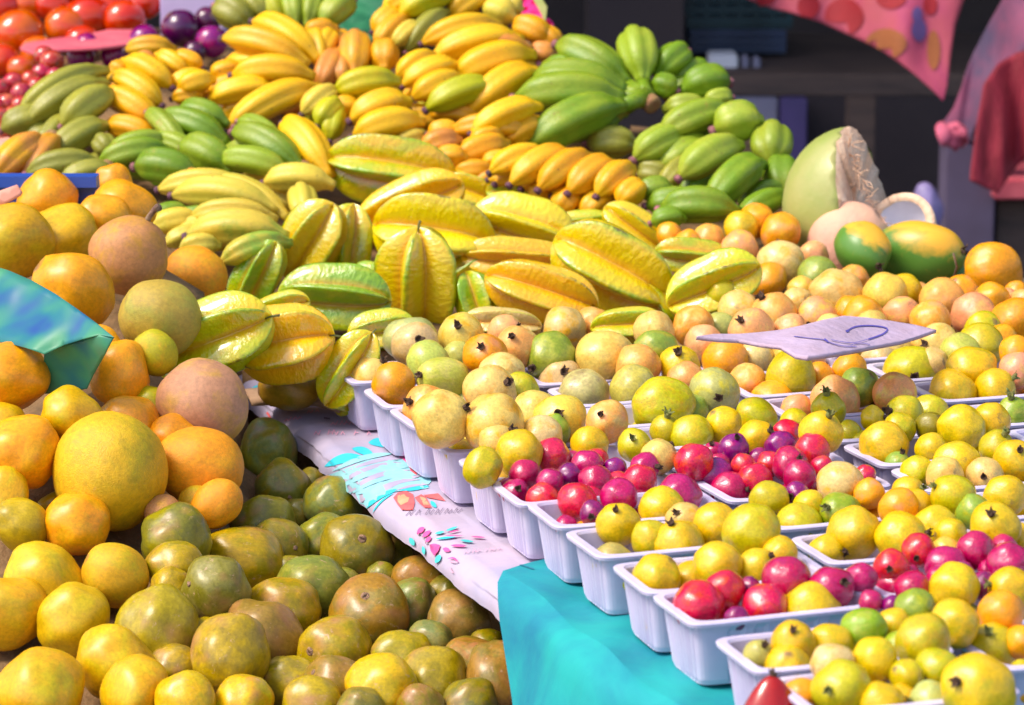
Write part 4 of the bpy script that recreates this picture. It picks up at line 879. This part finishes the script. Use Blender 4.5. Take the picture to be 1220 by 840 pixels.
hand('dark green bananas lying lowest above the yellow guavas', [((787,250),(880,254),38,'G'),((776,266),(816,262),24,'G',-.01),((880,262),(940,236),26,'G',.03),((760,232),(800,226),26,'G',.03)], 'G')
hand('yellow green bananas at the top edge, left of the magenta cloth', [((456,14),(522,-12),26,'Y'),((476,18),(546,-8),28,'R',-.01),((484,62),(534,14),22,'T',.0),((444,38),(478,14),24,'O',.01),((448,58),(486,22),24,'O',-.005),((468,56),(500,30),20,'P',-.01)], 'R')
hand('yellow bananas right below the magenta cloth at the top', [((534,22),(590,-10),30,'Y'),((578,12),(612,24),32,'P',-.005),((612,30),(656,50),28,'O',.0),((632,66),(662,72),28,'K',-.01),((640,40),(668,58),24,'O',.01),((600,8),(622,14),24,'P',.01)], 'Y', dw=.02)
for tb, (x0, y0, x1, y1, th, c) in enumerate([(436,172,500,186,28,'O'),(640,176,600,200,26,'O'),(560,226,620,214,26,'K'),(300,240,360,246,28,'P'),(760,206,800,214,30,'T'),(880,246,950,230,30,'G'),(700,172,760,176,34,'T'),(150,60,210,60,22,'O'),(90,216,150,190,28,'T'),(240,200,300,204,30,'T'),(430,78,470,70,26,'O'),(470,140,530,150,26,'Y'),(330,130,372,124,26,'K')]):
    labs = ['orange banana in the dark gap left above the long star fruit', 'orange banana between the spotted hand and the neat row', 'brown orange banana in the gap left of the neat row', 'pale banana in the gap left of the black ended one', 'olive banana in the gap right of the neat row', 'green banana in the gap left of the coconut', 'olive banana below the cut stem bunch', 'orange banana below the passion fruits', 'olive banana left of the lower green hand', 'olive banana under the bright green hand', 'orange banana behind the small middle hand', 'yellow banana in the gap right of the small middle hand', 'brownish banana under the big arching hand']
    hand(labs[tb], [((x0, y0), (x1, y1), th)], c, dw=.085)

# ------------------------------------------------------------------ red fruits, passion fruits and small pink fruits at the far left
recs = []
for (x, y, r, c) in [(22,40,28,'o'),(78,32,24,'o'),(104,22,27,'r'),(148,24,24,'r'),(128,8,22,'r'),(62,6,20,'r'),(0,8,24,'r'),(34,4,20,'o'),(2,72,20,'r'),(26,82,17,'o'),(172,4,20,'r'),(150,2,20,'r'),(92,-8,20,'r'),(45,62,20,'o'),(98,50,20,'r')]:
    C['r'] = ('red', (.62, .03, .01), (.70, .07, .01)); C['o'] = ('orange red', (.72, .13, .01), (.66, .05, .01))
    o = fruit('tomato', (x, y, r, c, {'e': 1.12, 'a': 10}), far(x, y), TM, None, 'tomato', 'blurred red fruits at the top left'); recs.append((o, C[c][0], 'round glossy fruit', 'at the top left corner', x, ''))
for (x, y, r, c) in [(172,48,19,'V'),(215,34,23,'v'),(252,50,20,'V'),(96,68,17,'V'),(138,66,18,'V'),(247,24,16,'v'),(104,54,15,'V'),(196,60,15,'v'),(232,62,14,'v')]:
    C['v'] = ('dark violet', (.07, .012, .06), (.13, .01, .07))
    o = fruit('passion_fruit', (x, y, r, c, {}), far(x, y)-.12, PP, None, 'passion fruit', 'purple passion fruits'); recs.append((o, C[c][0], 'passion fruit', 'behind the yellow bananas', x, ''))
for (x, y, r) in [(62,74,15),(16,98,13),(36,96,13),(50,88,13),(26,112,14),(8,124,13),(0,142,14),(16,138,13),(44,104,13),(0,106,12),(4,160,15),(24,126,12),(52,66,12),(-4,128,12),(66,92,12)]:
    C['p'] = ('pinkish', (.46, .07, .08), (.60, .20, .14))
    o = fruit('passion_fruit', (x, y, r, 'p', {}), bank(x, y)+.14, PP, None, 'passion fruit', 'small pinkish fruits at the left edge'); recs.append((o, 'pinkish', 'small glossy fruit', 'at the left edge', x, ''))
rank_labels(recs)

# ------------------------------------------------------------------ coconut, papayas
def bm_ell(c, rad, rot=None, sub=4):
    bm = bmesh.new(); bmesh.ops.create_icosphere(bm, subdivisions=sub, radius=1, matrix=Matrix.Translation(c) @ (rot or Matrix()) @ Matrix.Diagonal((*rad, 1))); return bm
M['husk'] = plain('green_husk_skin', (.28, .33, .07), .4, (.38, .36, .12), 14, .1, bscale=60)
M['husk_in'] = plain('raw_husk_fibre', (.90, .64, .44), .85, (.80, .48, .30), 40, .35, bscale=150, detail=8)
M['flesh'] = plain('coconut_flesh', (.84, .80, .84), .25, (.74, .70, .78), 20, .05, sss=.3)
M['nut'] = plain('peeled_coconut', (.74, .42, .26), .7, (.66, .34, .24), 12, .3, bscale=60)
wco = 3.72
def sph_cut(name, c, rad, rot, cut_p, cut_n, thick, m_out, m_in, parent=None, jag=.004, rim=1):
    bm = bm_ell(c, rad, rot); 
    bmesh.ops.bisect_plane(bm, geom=bm.verts[:]+bm.edges[:]+bm.faces[:], plane_co=cut_p, plane_no=cut_n, clear_outer=True)
    outer = bm.faces[:]; 
    for f in outer: f.material_index = 0
    vm = {}
    for v in bm.verts[:]:
        d = (v.co-c); vm[v] = bm.verts.new(c+d*(1-thick/d.length)-cut_n*.001)
    for f in outer:
        g = bm.faces.new([vm[v] for v in reversed(f.verts)]); g.material_index = 1
    for e_ in [q for q in bm.edges if len(q.link_faces) == 1 and q.verts[0] in vm and q.verts[1] in vm]:
        a, b = e_.verts; g = bm.faces.new((a, b, vm[b], vm[a])); g.material_index = rim
    for a, b in vm.items():
        if abs((a.co-cut_p).dot(cut_n)) < 1e-4:
            h = noise.noise(a.co*70)*jag*2+noise.noise(a.co*220)*jag; a.co += cut_n*h*.6; b.co += cut_n*(h+.003)
    me = bm_mesh(name, bm, True); me.materials.append(m_out); me.materials.append(m_in)
    o = link(name, me, None, parent); return o
cc = at(1018, 250, wco); px = wco/FPX
cn = (RT*.86+Vector((0, -.42, .0))+Vector((0, 0, .22))).normalized()
hk = sph_cut('coconut_husk', cc, (86*px, 80*px, 100*px), Matrix.Rotation(-.10, 4, 'Y'), at(1014, 220, wco-.03), cn, .068, M['husk'], M['husk_in'])
tag(hk, 'opened green coconut husk standing on edge with a raw fibrous cut rim', 'coconut', None)
nut = sph_cut('coconut', at(1012, 292, wco-.05), (50*px, 46*px, 52*px), Matrix(), at(1012, 292, wco-.05)+Vector((.04, 0, .03)), Vector((.75, -.1, .66)).normalized(), .006, M['nut'], M['nut'], jag=.001)
tag(nut, 'peeled tan coconut resting inside the green husk', 'coconut')
fn_ = Vector((-.30, -.80, .52)).normalized(); fc = at(1074, 272, wco)
fl = sph_cut('coconut_piece', fc, (42*px, 36*px, 46*px), Matrix(), fc+fn_*.006, fn_, .011, M['husk_in'], M['flesh'], jag=.0015, rim=0)
tag(fl, 'white fleshed coconut half with peach rim right of the green husk', 'coconut')
bm = bmesh.new(); r3 = random.Random(3)
for i in range(60):
    t = r3.random(); b0 = at(1010+38*t**1.2+r3.uniform(-4, 6), 166+112*t, wco-.03); pts = [b0]
    d = Vector((r3.uniform(-.3, 1), r3.uniform(-.8, .2), r3.uniform(-.3, .9))).normalized()
    for s in range(4): d = (d+Vector((r3.uniform(-.5, .5), r3.uniform(-.3, .3), r3.uniform(-.6, .3)))).normalized(); pts.append(pts[-1]+d*r3.uniform(.002, .0065))
    vs, f = tube(pts, [.0007, .0006, .0005, .0004, .0003], 5); vv = [bm.verts.new(q) for q in vs]
    for ff in f: bm.faces.new([vv[q] for q in ff])
me = bm_mesh('husk_fibres', bm, True); me.materials.append(M['husk_in']); link('husk_fibres', me, None, hk)
C['1'] = ('green', (.12, .26, .03), (.62, .42, .05)); C['2'] = ('green', (.14, .30, .03), (.72, .42, .03))
PMm = [round_mesh('papaya', 80+i, .03, .25, 0, facet=.03) for i in range(2)]; [g.materials.append(M['papaya']) for g in PMm]
def papaya_mat():
    m, nt, p = newmat('papaya_ripe_skin'); at_ = N(nt, 'ShaderNodeAttribute', attribute_type='GEOMETRY', attribute_name='ripe'); v = coords(nt)
    ad = N(nt, 'ShaderNodeMath', operation='MULTIPLY_ADD'); L(nt, noisev(nt, v, 1.6, 6, .6, .5), ad.inputs[0]); ad.inputs[1].default_value = .9; L(nt, at_.outputs['Fac'], ad.inputs[2])
    c = mixc(nt, ramp(nt, ad.outputs[0], .72, 1.0), (.09, .22, .025), (.80, .42, .03)); c = mixc(nt, mul(nt, ramp(nt, noisev(nt, v, 5, 6, .7), .6, .68), .4), c, (.45, .30, .05))
    L(nt, c, p.inputs['Base Color']); p.inputs['Roughness'].default_value = .38; return m
PMAT = papaya_mat()
def papaya(x, y, r, w, el, tip, c, label):
    ang = 0; o = fruit('papaya', (x, y, r, c, {'k': tip, 'e': el}), w, PMm, label, 'papaya', None, [calyx_mesh('blossom_end', 44, M['calyx'], .05)], 'blossom_end')
    me = o.data.copy(); o.data = me; me.materials.clear(); me.materials.append(PMAT); q_ = o.rotation_quaternion; up_ = Vector((.35, -.25, .9)).normalized(); rp = me.attributes.new('ripe', 'FLOAT', 'POINT')
    rp.data.foreach_set('value', [(q_ @ v.co).dot(up_)*.75-(.3 if c == 'G' else .05) for v in me.vertices]); return o
papaya(1027, 296, 33, 3.58, 1.25, (1044, 314), '1', 'small green papaya with yellow patch and dark navel facing front')
papaya(1088, 304, 42, 3.63, 1.45, (1140, 300), '2', 'large green papaya with orange yellow top and thin dried stalk')
papaya(1128, 324, 26, 3.66, 1.2, (1144, 330), 'G', 'plain green fruit end showing right of the large papaya')
vs, fs = tube([at(1136, 302, 3.52), at(1140, 318, 3.53), at(1136, 332, 3.54)], [.0012, .0012, .0016], 6)
big_p = [o for o in bpy.data.objects if o.get('label', '').startswith('large green papaya')][0]
bpy.context.view_layer.update(); so_ = link('dry_stalk', mesh('dry_stalk', vs, fs), M['stem'], big_p); so_.matrix_parent_inverse = big_p.matrix_world.inverted()

# ------------------------------------------------------------------ card, foil, crate, boxes, cloths
def sheet(name, poly, wf, thick, mat, label=None, cat=None, cuts=4, wav=.0, wscale=12, fold=1.0, kind=None, mats=()):
    bm = bmesh.new(); f = bm.faces.new([bm.verts.new((x, y, 0)) for x, y in poly]); bmesh.ops.triangulate(bm, faces=[f])
    for _ in range(cuts): bmesh.ops.subdivide_edges(bm, edges=bm.edges[:], cuts=1, use_grid_fill=False); bmesh.ops.triangulate(bm, faces=bm.faces[:])
    for v in bm.verts:
        x, y = v.co.x, v.co.y; p_ = at(x, y, wf(x, y)); d = (p_-CAM).normalized()
        pq = Vector((p_.x, p_.y, p_.z*fold)); v.co = p_+d*wav*(noise.noise(pq*wscale)+.4*noise.noise(pq*wscale*2.3))
    bmesh.ops.recalc_face_normals(bm, faces=bm.faces); bm.normal_update(); geo = bm.faces[:]; vm = {}
    for v in bm.verts[:]: vm[v] = (v.co.copy(), v.normal.copy())
    new = {v: bm.verts.new(c-n_*thick) for v, (c, n_) in vm.items()}
    for f in geo: bm.faces.new([new[v] for v in reversed(f.verts)])
    for e_ in [q for q in bm.edges if len(q.link_faces) == 1 and q.verts[0] in new and q.verts[1] in new]:
        a, b = e_.verts; bm.faces.new((a, b, new[b], new[a]))
    me = bm_mesh(name, bm, True); me.materials.append(mat)
    for m_ in mats: me.materials.append(m_)
    o = link(name, me, None, None, label, cat, None, kind); return o
M['card'] = plain('lilac_cardboard', (.48, .36, .48), .85, (.42, .30, .38), 30, .3)
M['ink_blue'] = plain('blue_pen', (.13, .10, .45), .5)
poly = [(829,405),(850,402),(880,402),(905,400),(930,397),(955,392),(980,385),(1004,380),(1030,382),(1060,386),(1090,391),(1115,397),(1095,404),(1072,411),(1040,417),(1010,423),(985,427),(962,430),(948,428),(938,422),(930,417),(905,414),(880,409),(855,408)]
card = sheet('cardboard_sign', poly, lambda x, y: wz(x, y, .925+.012*math.exp(-((x-975)/60)**2)-.00012*(x-975))-.0, .0035, M['card'], 'torn lilac cardboard price card with a blue handwritten 2, lying flat on the guavas', 'price card', 4, .0015, 30, mats=[M['ink_blue']])
tag(card)
def arc(pts, n=3):
    out = [];
    for i in range(len(pts)-1):
        p0, p1, p2, p3 = (Vector(pts[max(i-1, 0)]), Vector(pts[i]), Vector(pts[i+1]), Vector(pts[min(i+2, len(pts)-1)]))
        for j in range(n):
            t = j/n; out.append((.5*((2*p1)+(p2-p0)*t+(2*p0-5*p1+4*p2-p3)*t*t+(3*p1-p0-3*p2+p3)*t**3))[:])
    out.append(pts[-1]); return out
ink = stroke(arc([(1009,395),(1018,390),(1034,388.5),(1050,390),(1057,393),(1051,399),(1034,405)]), .8, 1)+stroke([(1007.5,395.5),(1011,394.5)], 1.3, 1)
ink += stroke(arc([(946,401.5),(966,404),(980,405.5),(988,409),(1002,413),(1020,414)]), .4, 1)+stroke([(982,405),(986,408.5)], 1.2, 1)
ink += stroke(arc([(1013,413),(1018,410.5),(1028,410),(1036,412)]), .35, 1)+stroke(arc([(1034,405),(1020,409),(1006,409),(990,406)]), .35, 1)
decal(card, ink, .0006, 1)
# iridescent foil
fm, nt, p = newmat('iridescent_foil'); v = coords(nt, False)
lw = N(nt, 'ShaderNodeLayerWeight'); lw.inputs[0].default_value = .5
n1 = noisev(nt, v, 9, 3, .5, .3); ad = N(nt, 'ShaderNodeMath', operation='ADD'); L(nt, n1, ad.inputs[0]); L(nt, lw.outputs[1], ad.inputs[1])
mm = N(nt, 'ShaderNodeMath', operation='MULTIPLY_ADD'); L(nt, n1, mm.inputs[0]); mm.inputs[1].default_value = 1.3; mm.inputs[2].default_value = 0.02; cr = N(nt, 'ShaderNodeValToRGB'); L(nt, mm.outputs[0], cr.inputs[0])
els = cr.color_ramp.elements; els[0].position = .45; els[0].color = (.12, .20, .12, 1); els[1].position = 1.2 if False else 1; els[1].color = (.08, .07, .30, 1)
for q, c_ in ((.60, (.12, .22, .14, 1)), (.74, (.06, .27, .14, 1)), (.86, (.02, .16, .20, 1)), (.94, (.02, .07, .26, 1))): el_ = els.new(q); el_.color = c_
L(nt, cr.outputs[0], p.inputs['Base Color']); p.inputs['Roughness'].default_value = .42; p.inputs['Specular IOR Level'].default_value = .3
def foilw(x, y): return left(x, y)-.075-.03*max(0, (120-x)/120)
pl1 = [(-25,312),(10,322),(38,334),(66,350),(92,368),(114,384),(136,402),(118,399),(98,404),(76,411),(53,422),(30,414),(8,408),(-25,404)]
pl2 = [(53,422),(76,411),(98,404),(118,399),(136,402),(124,425),(112,446),(104,463),(80,467),(54,469),(52,445)]
foil = empty('foil_wrapper', at(60, 400, foilw(60, 400)), 'shiny creased green and blue foil sheet folded between the orange mangoes', 'foil sheet')
for nm_, pl_, o_ in (('upper_fold', pl1, 0), ('lower_fold', pl2, .012)):
    s_ = sheet(nm_, pl_, lambda x, y, o_=o_: foilw(60, 400)+(y-400)*(-.0009 if o_ == 0 else .0005)-(x-60)*.0006+o_*.2, .0008, fm, None, None, 3, .022, 13)
    s_.parent = foil; s_.matrix_parent_inverse = Matrix.Translation(-foil.location)
# blue crate behind the mangoes
M['blue'] = plain('blue_crate_plastic', (.03, .09, .42), .35, (.025, .07, .36), 5)
a = at(-60, 214, 3.40); b = at(118, 226, 3.40); c_z = a.z
crate = empty('blue_crate', (a+b)/2, 'blue plastic crate rim showing behind the orange mangoes', 'crate')
def wallp(name, p0, p1, h, t=.006):
    d = (p1-p0).normalized(); n_ = Vector((-d.y, d.x, 0)).normalized()*t; vs = []
    for q in (p0, p1):
        for s_ in (-1, 1):
            for z in (0, -h): vs.append(q+n_*s_+Vector((0, 0, z)))
    f = [(0, 1, 5, 4), (2, 6, 7, 3), (0, 4, 6, 2), (1, 3, 7, 5), (0, 2, 3, 1), (4, 5, 7, 6)]
    o = link(name, mesh(name, vs, f, False), M['blue'], crate); o.matrix_parent_inverse = Matrix.Translation(-crate.location); return o
a.z = b.z = (a.z+b.z)/2+.004
wallp('back_wall', a, b, .16)
lip = wallp('rim', a+Vector((0, -.008, .008)), b+Vector((0, -.008, .008)), .012, .012)
M['pinkcard'] = plain('pink_card', (.78, .36, .26), .8, (.70, .28, .20), 30, .1)
box_ = sheet('card_strip', [(-25,236),(20,220),(26,229),(24,233),(2,245),(-25,252)], lambda x, y: 3.22, .006, M['pinkcard'], 'folded salmon pink card strip at the left edge above the mangoes', 'card', 2)
sheet('pink_wrapper', [(-10,166),(10,163),(30,172),(22,182),(8,190),(-10,194)], lambda x, y: bank(x, y)-.02, .002, M['pinkcard'], 'pink scrap of paper among olive bananas at the left edge', 'paper', 3, .004)
M['pinksheet'] = plain('pink_sheet', (.72, .14, .17), .7, (.60, .08, .12), 14, .2)
sheet('divider_sheet', [(24,60),(30,54),(70,48),(100,45),(130,38),(168,38),(166,54),(120,60),(80,62),(40,66)], lambda x, y: far(x, y)-.14-(y-50)*.006, .004, M['pinksheet'], 'flat red pink sheet between the red fruits and the purple passion fruits', 'sheet', 3, .004)
M['lav'] = plain('lavender_box_card', (.55, .42, .66), .6, (.62, .50, .72), 12)
p0 = at(190, -10, 4.9); p1 = at(268, 32, 4.9); box('storage_box', (p0.x, p0.y, .6), (p1.x, p0.y+.2, 1.12), M['lav'], .004, label='pale lavender box standing behind the dark passion fruits', cat='box')
M['magenta'] = plain('magenta_cloth', (.80, .02, .22), .75, (.60, .01, .16), 30, .5)
sheet('magenta_cloth', [(578,-25),(650,-25),(640,-2),(648,16),(662,36),(670,50),(656,54),(640,44),(626,30),(612,20),(596,6)], lambda x, y: bank(x, y)+.07, .004, M['magenta'], 'crumpled magenta cloth at the top behind the yellow bananas', 'cloth', 5, .035, 28)
M['dkgreen'] = plain('dark_green_cloth', (.01, .12, .05), .6, (.02, .18, .07), 14, .3)
sheet('green_cloth', [(396,-25),(470,-25),(456,20),(448,34),(440,60),(420,44),(404,30)], lambda x, y: bank(x, y)+.12, .004, M['dkgreen'], 'dark green cloth behind the bananas at the top', 'cloth', 4, .02, 20)
sheet('green_leaf', [(628,-20),(640,-12),(652,8),(650,28),(644,14),(634,-4)], lambda x, y: bank(x, y)+.05, .002, M['husk'], 'pale green leaf edge beside the magenta cloth', 'leaf', 3, .01, 20)
# brown board under the leaning star fruits
bd = sheet('brown_board', [(292,470),(330,466),(420,468),(424,484),(404,492),(376,484),(340,482),(300,484)], lambda x, y: wz(x, y, TZ+.012), .006, M['straw'], 'thin brown board on the printed cloth under the leaning star fruits', 'board', 2)
C['W2'] = C['W']
o = fruit('mango', (345, 462, 27, 'W', {'e': 1.4, 'a': 0}), wz(345, 462, TZ+.032), MG, 'brownish green fruit in the shadow under the orange star fruit', 'mango')
# red chilli tip poking into the frame at the bottom
C['c'] = ('dark red', (.34, .012, .008), (.42, .02, .01))
bm = bmesh.new(); bmesh.ops.create_icosphere(bm, subdivisions=4, radius=1)
for v in bm.verts:
    t = (v.co.z+1)/2; s_ = 1-.35*max(0, t-.55)/.45; v.co.x *= s_*(1+.04*math.cos(3*math.atan2(v.co.y, v.co.x))); v.co.y *= s_*.8
me = bm_mesh('red_pepper', bm, True); me.materials.append(M['tomato']); o = link('red_pepper', me, None, None, 'dark red glossy pepper tip in front of the nearest tray at the bottom edge', 'pepper')
wr = wz(918, 862, TZ+.040); o.location = at(918, 862, wr); o.scale = (40*wr/FPX, 34*wr/FPX, 58*wr/FPX); o.rotation_euler = (-.15, .02, 0); o['tint'] = [.36, .012, .008]; o['tint2'] = [.44, .02, .012]
ch = link('calyx', CX[1], None, o); ch.location = (.05, 0, .98); ch.scale = (.8, .8, .5)

# ------------------------------------------------------------------ beds that carry the piles
def bed(name, pts, zmin, label, off, vlim=None, kind=None):
    P = np.array([[p.x, p.y, p.z-r] for p, r in pts]); x0, y0 = P[:, :2].min(0)-.08; x1, y1 = P[:, :2].max(0)+.08; st = .03
    nx, ny = int((x1-x0)/st)+1, int((y1-y0)/st)+1; vs = []; ok = []
    for i in range(nx):
        for j in range(ny):
            q = np.array([x0+i*st, y0+j*st]); d = np.hypot(*(P[:, :2]-q).T); wt = 1/(d+.02)**3
            z = max(zmin, (P[:, 2]*wt).sum()/wt.sum()-off); good = d.min() < .13
            if vlim: _, v_ = sv(Vector((q[0], q[1], 0))); good = good and vlim(v_, q)
            vs.append((q[0], q[1], z)); ok.append(good)
    top = [(i*ny+j, (i+1)*ny+j, (i+1)*ny+j+1, i*ny+j+1) for i in range(nx-1) for j in range(ny-1)]
    top = [f for f in top if all(ok[q] for q in f)]
    bm = bmesh.new(); vv = {}
    for f in top:
        for q in f:
            if q not in vv: vv[q] = bm.verts.new(vs[q])
        bm.faces.new([vv[q] for q in f])
    r_ = bmesh.ops.extrude_face_region(bm, geom=bm.faces[:]); 
    for g in r_['geom']:
        if isinstance(g, bmesh.types.BMVert): g.co.z = zmin-.02
    me = bm_mesh(name, bm, True); o = link(name, me, M['bed'], None, label, 'display stand', kind=kind); return o
hv_ = [(o.location.copy(), .03) for o in bpy.data.objects if o.name.startswith(('banana_hand', 'single_banana'))]
fp = [(o.location.copy(), o.scale[0]) for o in bpy.data.objects if o.name.startswith(('tomato', 'passion_fruit'))]
bed('display_bank', [u for u in used if u[0].y > 3.25]+hv_+fp, .35, 'dark sacking covered bank under the bananas and star fruits', .012, lambda v_, q: True)
bed('display_bin', [u for u in usedL], .58, 'dark sacking covered low stand under the mangoes and ambarellas', .012, lambda v_, q: v_ < TV0-.02)

# ------------------------------------------------------------------ the dim back of the market
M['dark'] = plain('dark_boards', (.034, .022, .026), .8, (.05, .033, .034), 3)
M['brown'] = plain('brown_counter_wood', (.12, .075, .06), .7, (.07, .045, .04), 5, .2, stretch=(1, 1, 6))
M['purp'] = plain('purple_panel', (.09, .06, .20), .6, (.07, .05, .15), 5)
M['pale'] = plain('pale_panel', (.26, .24, .33), .6, (.20, .19, .28), 8)
M['white'] = plain('white_card', (.75, .74, .80), .5, (.65, .64, .70), 8)
def pbox(name, x0, y0, x1, y1, w, depth, mat, label, cat, group=None, zlo=None, parent=None):
    a = at(x0, y1, w); b = at(x1, y0, w); yy = a.y; z0 = a.z if zlo is None else zlo; z1 = (CAM+ray(x0, y0)*(wz_y(x0, y0, yy))).z
    return box(name, (a.x, yy, min(z0, z1)), (b.x, yy+depth, max(z0, z1)), mat, .004, label=label, cat=cat, group=group, parent=parent)
def wz_y(x, y, Y): return (Y-CAM.y)/ray(x, y).y
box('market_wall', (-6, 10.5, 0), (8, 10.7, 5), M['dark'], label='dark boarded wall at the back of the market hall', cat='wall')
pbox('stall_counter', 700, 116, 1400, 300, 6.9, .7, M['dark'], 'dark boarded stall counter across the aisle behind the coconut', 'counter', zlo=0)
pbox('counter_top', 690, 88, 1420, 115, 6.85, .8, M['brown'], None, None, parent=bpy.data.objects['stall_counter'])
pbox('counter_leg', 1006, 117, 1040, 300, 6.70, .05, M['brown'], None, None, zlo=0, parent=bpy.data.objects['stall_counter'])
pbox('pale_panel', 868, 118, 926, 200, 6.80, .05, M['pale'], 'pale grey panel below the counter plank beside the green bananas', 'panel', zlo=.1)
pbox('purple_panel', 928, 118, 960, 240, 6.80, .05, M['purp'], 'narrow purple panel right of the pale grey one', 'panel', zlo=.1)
pbox('white_packet', 845, 66, 879, 87, 6.95, .1, M['white'], 'bright white packet on the counter above the green bananas', 'packet')
pbox('white_cup', 884, 67, 892, 87, 6.95, .05, M['pale'], 'narrow pale cup beside the white packet', 'cup', 'small pale cups on the counter')
pbox('white_cup', 897, 69, 906, 87, 6.95, .05, M['pale'], 'rightmost pale cup beside the white packet', 'cup', 'small pale cups on the counter')
def stack_crate(x0, y0, x1, y1, w, col_, lab):
    a = at(x0, y1, w); b = at(x1, y0, w); bm = bmesh.new(); h = b.z-a.z; W_ = b.x-a.x; dp = .3
    bm_box(bm, (a.x, a.y, a.z), (b.x, a.y+dp, a.z+.01))
    for k_ in range(7):
        x = a.x+W_*k_/6; bm_box(bm, (x-.006, a.y-.002, a.z+.0), (x+.006, a.y+.01, a.z+h)); bm_box(bm, (x-.006, a.y+dp, a.z), (x+.006, a.y+dp+.01, a.z+h))
    for z in (.25, .6, .97): bm_box(bm, (a.x-.008, a.y-.006, a.z+h*z-.008), (b.x+.008, a.y+.014, a.z+h*z+.008)); bm_box(bm, (a.x-.008, a.y+dp-.004, a.z+h*z-.008), (b.x+.008, a.y+dp+.016, a.z+h*z+.008))
    link('slatted_crate', bm_mesh('slatted_crate', bm), plain('crate_plastic_'+lab[:4], col_, .3, tuple(q*.6 for q in col_), 6), None, lab, 'crate', 'stacked crates on the back counter')
stack_crate(826, 38, 932, 64, 7.1, (.03, .045, .09), 'dark slatted crate with bluish slats directly above the white packet')
stack_crate(822, -4, 940, 34, 7.1, (.02, .05, .06), 'teal tinged slatted crate topmost on the back counter')
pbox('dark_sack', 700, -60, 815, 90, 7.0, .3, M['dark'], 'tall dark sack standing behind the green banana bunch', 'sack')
# polka dot cloth hung over the back stall
M['polka'] = cloth_mat('pink_orange_cloth', (.50, .06, .15), (.56, .10, .11), .7)
M['dot_red'] = plain('red_dot', (.42, .012, .02), .7); M['dot_or'] = plain('orange_dot', (.46, .13, .03), .7); M['dot_vi'] = plain('violet_dot', (.18, .10, .30), .7)
pk = sheet('polka_cloth', [(840,-70),(868,-12),(895,0),(920,10),(950,17),(978,26),(1000,36),(1026,48),(1050,60),(1072,75),(1092,90),(1110,106),(1124,120),(1129,100),(1132,70),(1138,30),(1150,-5),(1160,-70)], lambda x, y: 6.1, .003, M['polka'], 'pink cloth with red and orange dots hanging in a curve at the top', 'hanging cloth', 4, .09, 7, fold=.25, mats=[M['dot_red'], M['dot_or'], M['dot_vi']])
def circ(cx, cy, rx, ry, mi, n=18): return (mi, [(cx+rx*math.cos(2*math.pi*i/n), cy+ry*math.sin(2*math.pi*i/n)) for i in range(n)])
decal(pk, [circ(963, 8, 13, 14, 1), circ(1006, 20, 24, 22, 1), circ(1062, -2, 18, 13, 1), circ(1056, 52, 24, 18, 2), circ(1112, 60, 8, 24, 2), circ(1094, 36, 9, 14, 3), circ(1092, 18, 6, 10, 3), circ(912, -2, 12, 8, 1), circ(1108, 6, 9, 12, 1)], .003, 2)
M['shawl'] = cloth_mat('pink_lace', (.30, .07, .14), (.09, .06, .12), .8)
sheet('lace_shawl', [(1206,-60),(1196,-4),(1178,28),(1160,62),(1150,92),(1136,128),(1116,158),(1120,172),(1152,174),(1166,140),(1178,108),(1204,70),(1250,44),(1290,-60)], lambda x, y: 6.0-(x-1150)*.001, .004, M['shawl'], 'pink and grey lace shawl draped down at the right edge', 'shawl', 4, .08, 12, fold=.3)
M['pinkknot'] = plain('pink_knot_cloth', (.72, .16, .24), .8, (.60, .10, .18), 20, .3)
sheet('shawl_knot', [(1116,158),(1126,148),(1140,144),(1152,152),(1154,168),(1148,176),(1122,174)], lambda x, y: 5.93, .02, M['pinkknot'], 'bright pink gathered end of the lace shawl', 'cloth', 3, .03, 30)
M['redcloth'] = plain('red_cloth', (.20, .010, .02), .8, (.30, .015, .035), 10, .4, stretch=(6, 6, 1))
sheet('red_cloth', [(1172,100),(1190,76),(1212,62),(1250,56),(1260,190),(1222,186),(1204,208),(1190,230),(1156,214),(1162,160)], lambda x, y: 5.85, .004, M['redcloth'], 'dark red cloth hanging at the right edge below the lace shawl', 'hanging cloth', 4, .09, 12, fold=.15)
M['post'] = plain('lilac_grey_post', (.12, .09, .16), .7, (.09, .065, .11), 6)
pbox('stall_post', 1122, 172, 1180, 420, 6.1, .12, M['post'], 'lilac grey stall post below the shawl knot', 'post', zlo=0)
pbox('red_bench', 1184, 214, 1330, 238, 6.0, .3, M['pinksheet'], 'reddish ledge under the red cloth at the right edge', 'ledge')
pbox('brown_box', 1186, 240, 1330, 300, 6.1, .3, M['brown'], 'dark brown box under the reddish ledge', 'box', zlo=0)
bm = bm_ell(at(1106, 250, 5.8), (20*5.8/FPX, .03, 34*5.8/FPX), None, 4)
for v in bm.verts: v.co += Vector((noise.noise(v.co*22), 0, noise.noise(v.co*22+Vector((9, 0, 0)))))*.014
me = bm_mesh('lilac_bag', bm, True); link('lilac_bag', me, plain('lilac_bag_plastic', (.26, .20, .42), .5, None, 20), None, 'small lilac bag behind the white coconut half', 'bag')
# unseen roof and posts, added to keep the back of the market dim
box('shade_roof', (-6, 5.6, 2.9), (8, 10.7, 3.0), M['dark'], label='unseen dark roof added to shade the back stalls', cat='roof')
for x in (-5.8, 7.8): box('shade_roof_post', (x-.06, 5.7, 0), (x+.06, 5.82, 2.9), M['brown'], label='unseen post of the added roof at the %s end of the hall' % ('left' if x < 0 else 'right'), cat='post')
